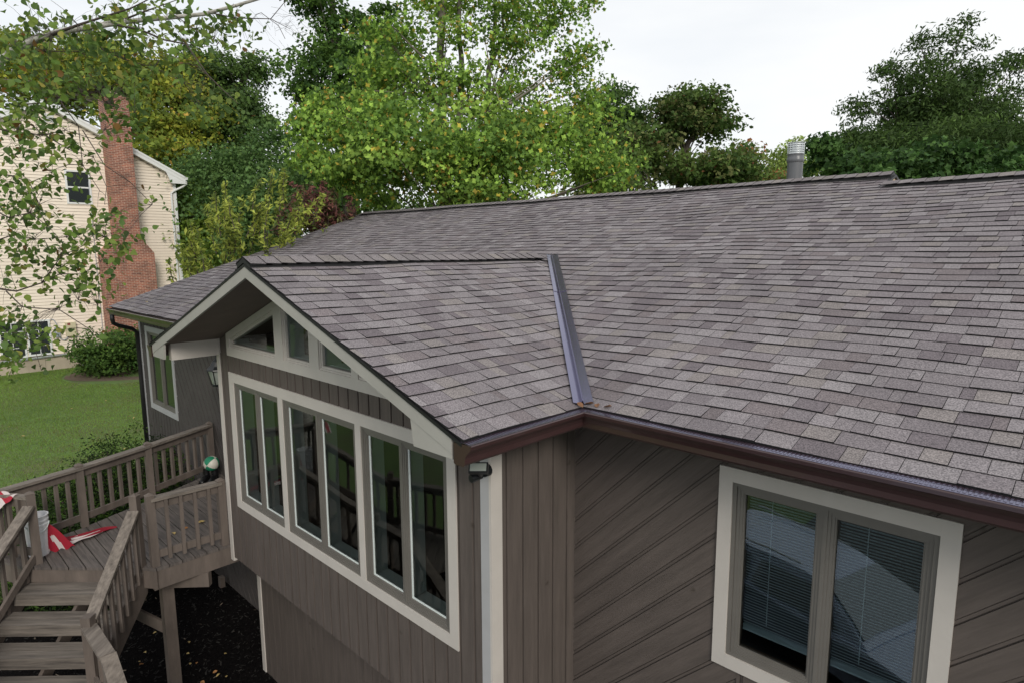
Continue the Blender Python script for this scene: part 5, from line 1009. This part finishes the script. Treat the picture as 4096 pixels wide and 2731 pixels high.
for i, (x, y_, rr, h_, lb) in enumerate([(-9.4, -.9, 1.15, 1.5, 'dark yew shrub below the deck corner nearest the stairs'), (-10.0, -.1, 1.25, 2.0, 'dark yew shrub behind the middle of the far deck railing'), (-10.2, .3, 1.1, 2.3, 'dark yew shrub beside the porch wall, farthest along the deck'), (-11.4, -.7, 1.0, 1.35, 'low spreading yew shrub on the lawn side of the deck')]):
    shrub('yew_shrub', lb, [(np.array([x, y_, h_*.5]), (rr, rr, h_*.55), 1), (np.array([x-.4, y_-.2, h_*.35]), (rr*.8, rr*.8, h_*.4), .8)], 900, .07, [(.010, .026, .007), (.026, .06, .014), (.006, .015, .005), (.038, .085, .018)], 211+7*i, n_per=13, spread=.085, shape='long', group='yew shrubs beside the deck')
# far woods: nobody could count its trees
bl = []
for a in np.linspace(-1.05, .8, 30):
    dd = 62+6*math.sin(a*9); x = CAMP[0]+dd*math.sin(YAW+a); y_ = CAMP[1]+dd*math.cos(YAW+a); hgt = 5.2+1.6*math.sin(a*13)+(5 if a < .05 else 0)
    bl.append((np.array([x, y_, 1.2+hgt*.5]), (4.5, 4.5, hgt*.6), 1))
for a in np.linspace(.95, 5.1, 44):
    dd = 60+5*math.sin(a*7); hgt = 9+2*math.sin(a*11); bl.append((np.array([CAMP[0]+dd*math.sin(YAW+a), CAMP[1]+dd*math.cos(YAW+a), hgt*.45]), (6, 6, hgt*.6), .5))
V, F, T = leaves(blob_points(bl, 9, 301, 1.5), 26, .8, .42, DG+MG, seed=303); wo = npmesh('far_woods', V, F, 'leaf', None, T); tag(wo, 'far off wood of dark green trees along the horizon', 'woods', kind='stuff')

# ------------------------------------------------------------------ birch reaching in from the left
bt = np.array([-9.75, -3.55, 0.]); birch = thing('birch_tree', 'birch with a pale limb and hanging leafy branches reaching in from the left', 'tree', tuple(bt+np.array([0, 0, float(gz(bt[0], bt[1]))])))
mb = MB(); mb.tube([bt, bt+[.05, .1, 2], bt+[.1, .0, 4], bt+[.2, .1, 6.5], bt+[.2, .4, 9], bt+[.3, .5, 12]], [.25, .21, .19, .16, .10, .05], 14); mb.build('trunk', 'birch', birch, smooth=True)
bd = 7.6
def br(pts, dep0, dep1, r0, r1, m='twig', seg=6, n=6, start=None):
    P3 = ([start] if start is not None else [])+[at(u, v, dep0+(dep1-dep0)*i/(len(pts)-1)) for i, (u, v) in enumerate(pts)]; mb.tube(P3, [r0+(r1-r0)*i/(len(P3)-1) for i in range(len(P3))], n); return P3
mb = MB(); lim = [br([(-360, 360), (-200, 280), (-80, 190), (0, 140), (50, 108), (90, 88), (150, 72), (210, 62), (290, 50)], 8.2, 7.7, .075, .032, n=10, start=bt+np.array([.15, 0, 4.6]))]
lim.append(br([(290, 50), (380, 42), (470, 33), (540, 14), (620, -10), (700, -40)], 7.7, 7.3, .03, .012, n=8)); mb.build('limb', 'birch', birch, smooth=True)
mb = MB()
bl_ = [([(120, 80), (180, 58), (300, 20), (380, -20)], .02), ([(260, 55), (330, 28), (430, -8)], .015), ([(474, 28), (540, 42), (622, 44), (666, 67)], .009), ([(622, 44), (650, 10), (665, -8)], .005), ([(600, 30), (640, 60), (655, 90)], .004), ([(268, 58), (320, 68), (376, 92), (427, 102), (478, 174), (520, 215), (547, 239)], .014),
       ([(427, 102), (470, 108), (498, 105)], .006), ([(400, 35), (450, 70), (490, 95)], .006), ([(205, 78), (210, 90), (239, 116), (287, 137), (321, 116)], .012), ([(287, 137), (355, 157), (420, 190)], .006), ([(35, 120), (100, 118), (185, 120)], .012), ([(-30, 250), (60, 240), (140, 235), (191, 219), (240, 205), (273, 191)], .011), ([(191, 219), (250, 240), (310, 260)], .006),
       ([(-40, 290), (40, 305), (103, 311), (160, 345), (215, 362)], .014), ([(100, 311), (150, 300), (215, 320), (240, 300)], .006), ([(-30, 395), (30, 405), (68, 420), (120, 400)], .012), ([(68, 420), (90, 470), (60, 520)], .006), ([(-40, 470), (20, 500), (70, 490), (110, 520)], .01), ([(-60, 660), (0, 664), (38, 669), (96, 650), (137, 630), (190, 630), (230, 600)], .014), ([(14, 669), (51, 705), (137, 712), (205, 756), (215, 768)], .008), ([(96, 650), (140, 590), (200, 560), (240, 545)], .007), ([(137, 630), (190, 655), (235, 668)], .005),
       ([(137, 706), (180, 690), (225, 702)], .004), ([(-30, 560), (30, 540), (80, 550), (150, 545), (215, 520)], .009), ([(-40, 740), (10, 760), (60, 770), (100, 790)], .009), ([(60, 770), (80, 800), (95, 850)], .004), ([(-30, 800), (20, 800), (30, 830)], .006), ([(190, 300), (240, 380), (300, 420), (350, 470)], .006), ([(140, 235), (180, 290), (190, 380), (230, 440)], .006), ([(215, 362), (245, 430), (240, 470)], .004)]
paths = []
for pts, r0 in bl_:
    dep = bd+random.uniform(-.5, .5); P3 = br(pts, dep, dep+random.uniform(-.3, .3), r0, .003, n=6); paths.append(P3)
# leaf sprigs: (u, v, spread px, count)
SPR = [(40, 25, 45, 10), (110, 35, 50, 16), (150, 60, 50, 26), (60, 60, 40, 18), (30, 90, 45, 30), (230, 20, 55, 26), (250, 55, 45, 30), (300, 25, 60, 34), (350, 55, 55, 40), (330, 95, 45, 26), (400, 30, 50, 30), (440, 65, 45, 30), (500, 30, 45, 22), (530, 60, 40, 16), (280, 100, 50, 40), (220, 110, 50, 36), (180, 90, 40, 26), (420, 95, 40, 16), (480, 100, 30, 10), (560, 45, 30, 8), (560, 75, 22, 8), (380, 120, 30, 10), (570, 100, 22, 5), (500, 85, 25, 9), (600, 70, 20, 3),
       (40, 150, 60, 60), (110, 150, 55, 56), (170, 160, 55, 52), (230, 165, 50, 44), (290, 170, 50, 34), (50, 210, 60, 66), (130, 215, 60, 58), (200, 225, 50, 44), (260, 230, 45, 30), (320, 225, 40, 22), (330, 180, 35, 16), (390, 150, 35, 12), (430, 180, 35, 14), (470, 200, 35, 14), (500, 235, 35, 14), (440, 235, 30, 9), (550, 240, 25, 7), (350, 245, 25, 8), (480, 255, 30, 6), (300, 270, 30, 10),
       (40, 275, 55, 56), (110, 285, 55, 40), (30, 330, 50, 46), (90, 350, 45, 26), (150, 330, 35, 18), (250, 295, 30, 16), (290, 310, 25, 9), (330, 330, 18, 4), (180, 360, 28, 10), (220, 370, 22, 8), (20, 400, 45, 30), (70, 430, 45, 26), (130, 430, 30, 9), (30, 460, 45, 36), (90, 490, 45, 32), (40, 520, 45, 34), (130, 480, 25, 6), (180, 440, 22, 5), (340, 430, 18, 4), (350, 470, 18, 4), (230, 480, 25, 7),
       (240, 510, 35, 16), (200, 540, 38, 22), (260, 540, 40, 24), (270, 575, 30, 14), (130, 560, 45, 26), (80, 590, 45, 26), (40, 570, 45, 24), (180, 580, 40, 24), (150, 610, 35, 18), (100, 640, 35, 14), (200, 620, 40, 24), (250, 630, 22, 8), (290, 640, 16, 4), (190, 660, 35, 18), (240, 670, 25, 8), (150, 680, 28, 8), (120, 700, 20, 4), (200, 710, 20, 6), (215, 770, 12, 3), (20, 740, 35, 24), (60, 755, 40, 26), (100, 770, 38, 20), (130, 760, 20, 5), (20, 790, 35, 20), (60, 810, 30, 14), (90, 800, 25, 10), (20, 840, 25, 10), (75, 850, 20, 4), (30, 690, 25, 8), (10, 620, 30, 12), (30, 860, 12, 2)]
allp = np.array([p for P3 in paths for p in P3]+[p for P3 in lim for p in P3]); cen = []
for u, v, sp_, cnt in SPR:
    for _ in range(max(1, int(round(cnt*(.82 if v < 360 else .85)/2.3)))):
        c = at(u+random.gauss(0, sp_*.62), v+random.gauss(0, sp_*.5), bd+random.gauss(0, .45)); cen.append(c)
        j = int(np.argmin(np.linalg.norm(allp-c, axis=1))); p = allp[j]
        if np.linalg.norm(c-p) < 1.2: mb.tube([p, p*.66+c*.34+np.array([0, 0, .05]), p*.3+c*.7+np.array([0, 0, .045]), c], [.0032, .0022, .0016, .001], 4, caps=False)
for _ in range(40):                                  # bare twig ends against the sky
    p = at(640+random.gauss(0, 30), 50+random.gauss(0, 22), 7.4); q = p+np.array([random.uniform(-.1, .25), random.uniform(-.1, .25), random.uniform(-.25, .1)]); mb.tube([p, (p+q)/2+np.array([0, 0, .02]), q], [.0016, .0012, .0007], 3, caps=False)
mb.build('branches', 'twig', birch, smooth=True)
V, F, T = leaves(cen, 5, .07, .082, [(.065, .13, .034), (.085, .16, .038), (.05, .10, .034), (.12, .19, .05)], 'ovate', flat=1., seed=401, hang=.05, upb=.25, yel=[(.30, .30, .07), (.30, .26, .06), (.20, .11, .03)], yfrac=.045, cvar=.18)
npmesh('foliage', V, F, 'nearleaf', birch, T)
# rest of the birch crown overhead, out of frame but seen in the windows
cr = blob_points([(bt+np.array([0, -.6, 8.]), (2.4, 2.2, 2.6), 1), (bt+np.array([-.8, -1.2, 10.5]), (2., 2., 2.), 1), (bt+np.array([.2, -2.6, 6.6]), (1.6, 1.6, 1.5), 1)], 40, 411, 2)
uu = ((cr-CAMP)@CR)/np.maximum(.1, (cr-CAMP)@CF)*FPX*.57422+1176; cr = cr[uu < -60]
V, F, T = leaves(cr, 12, .25, .08, [(.05, .10, .028), (.065, .12, .03)], 'kite', seed=413); npmesh('upper_crown', V, F, 'leaf', birch, T)
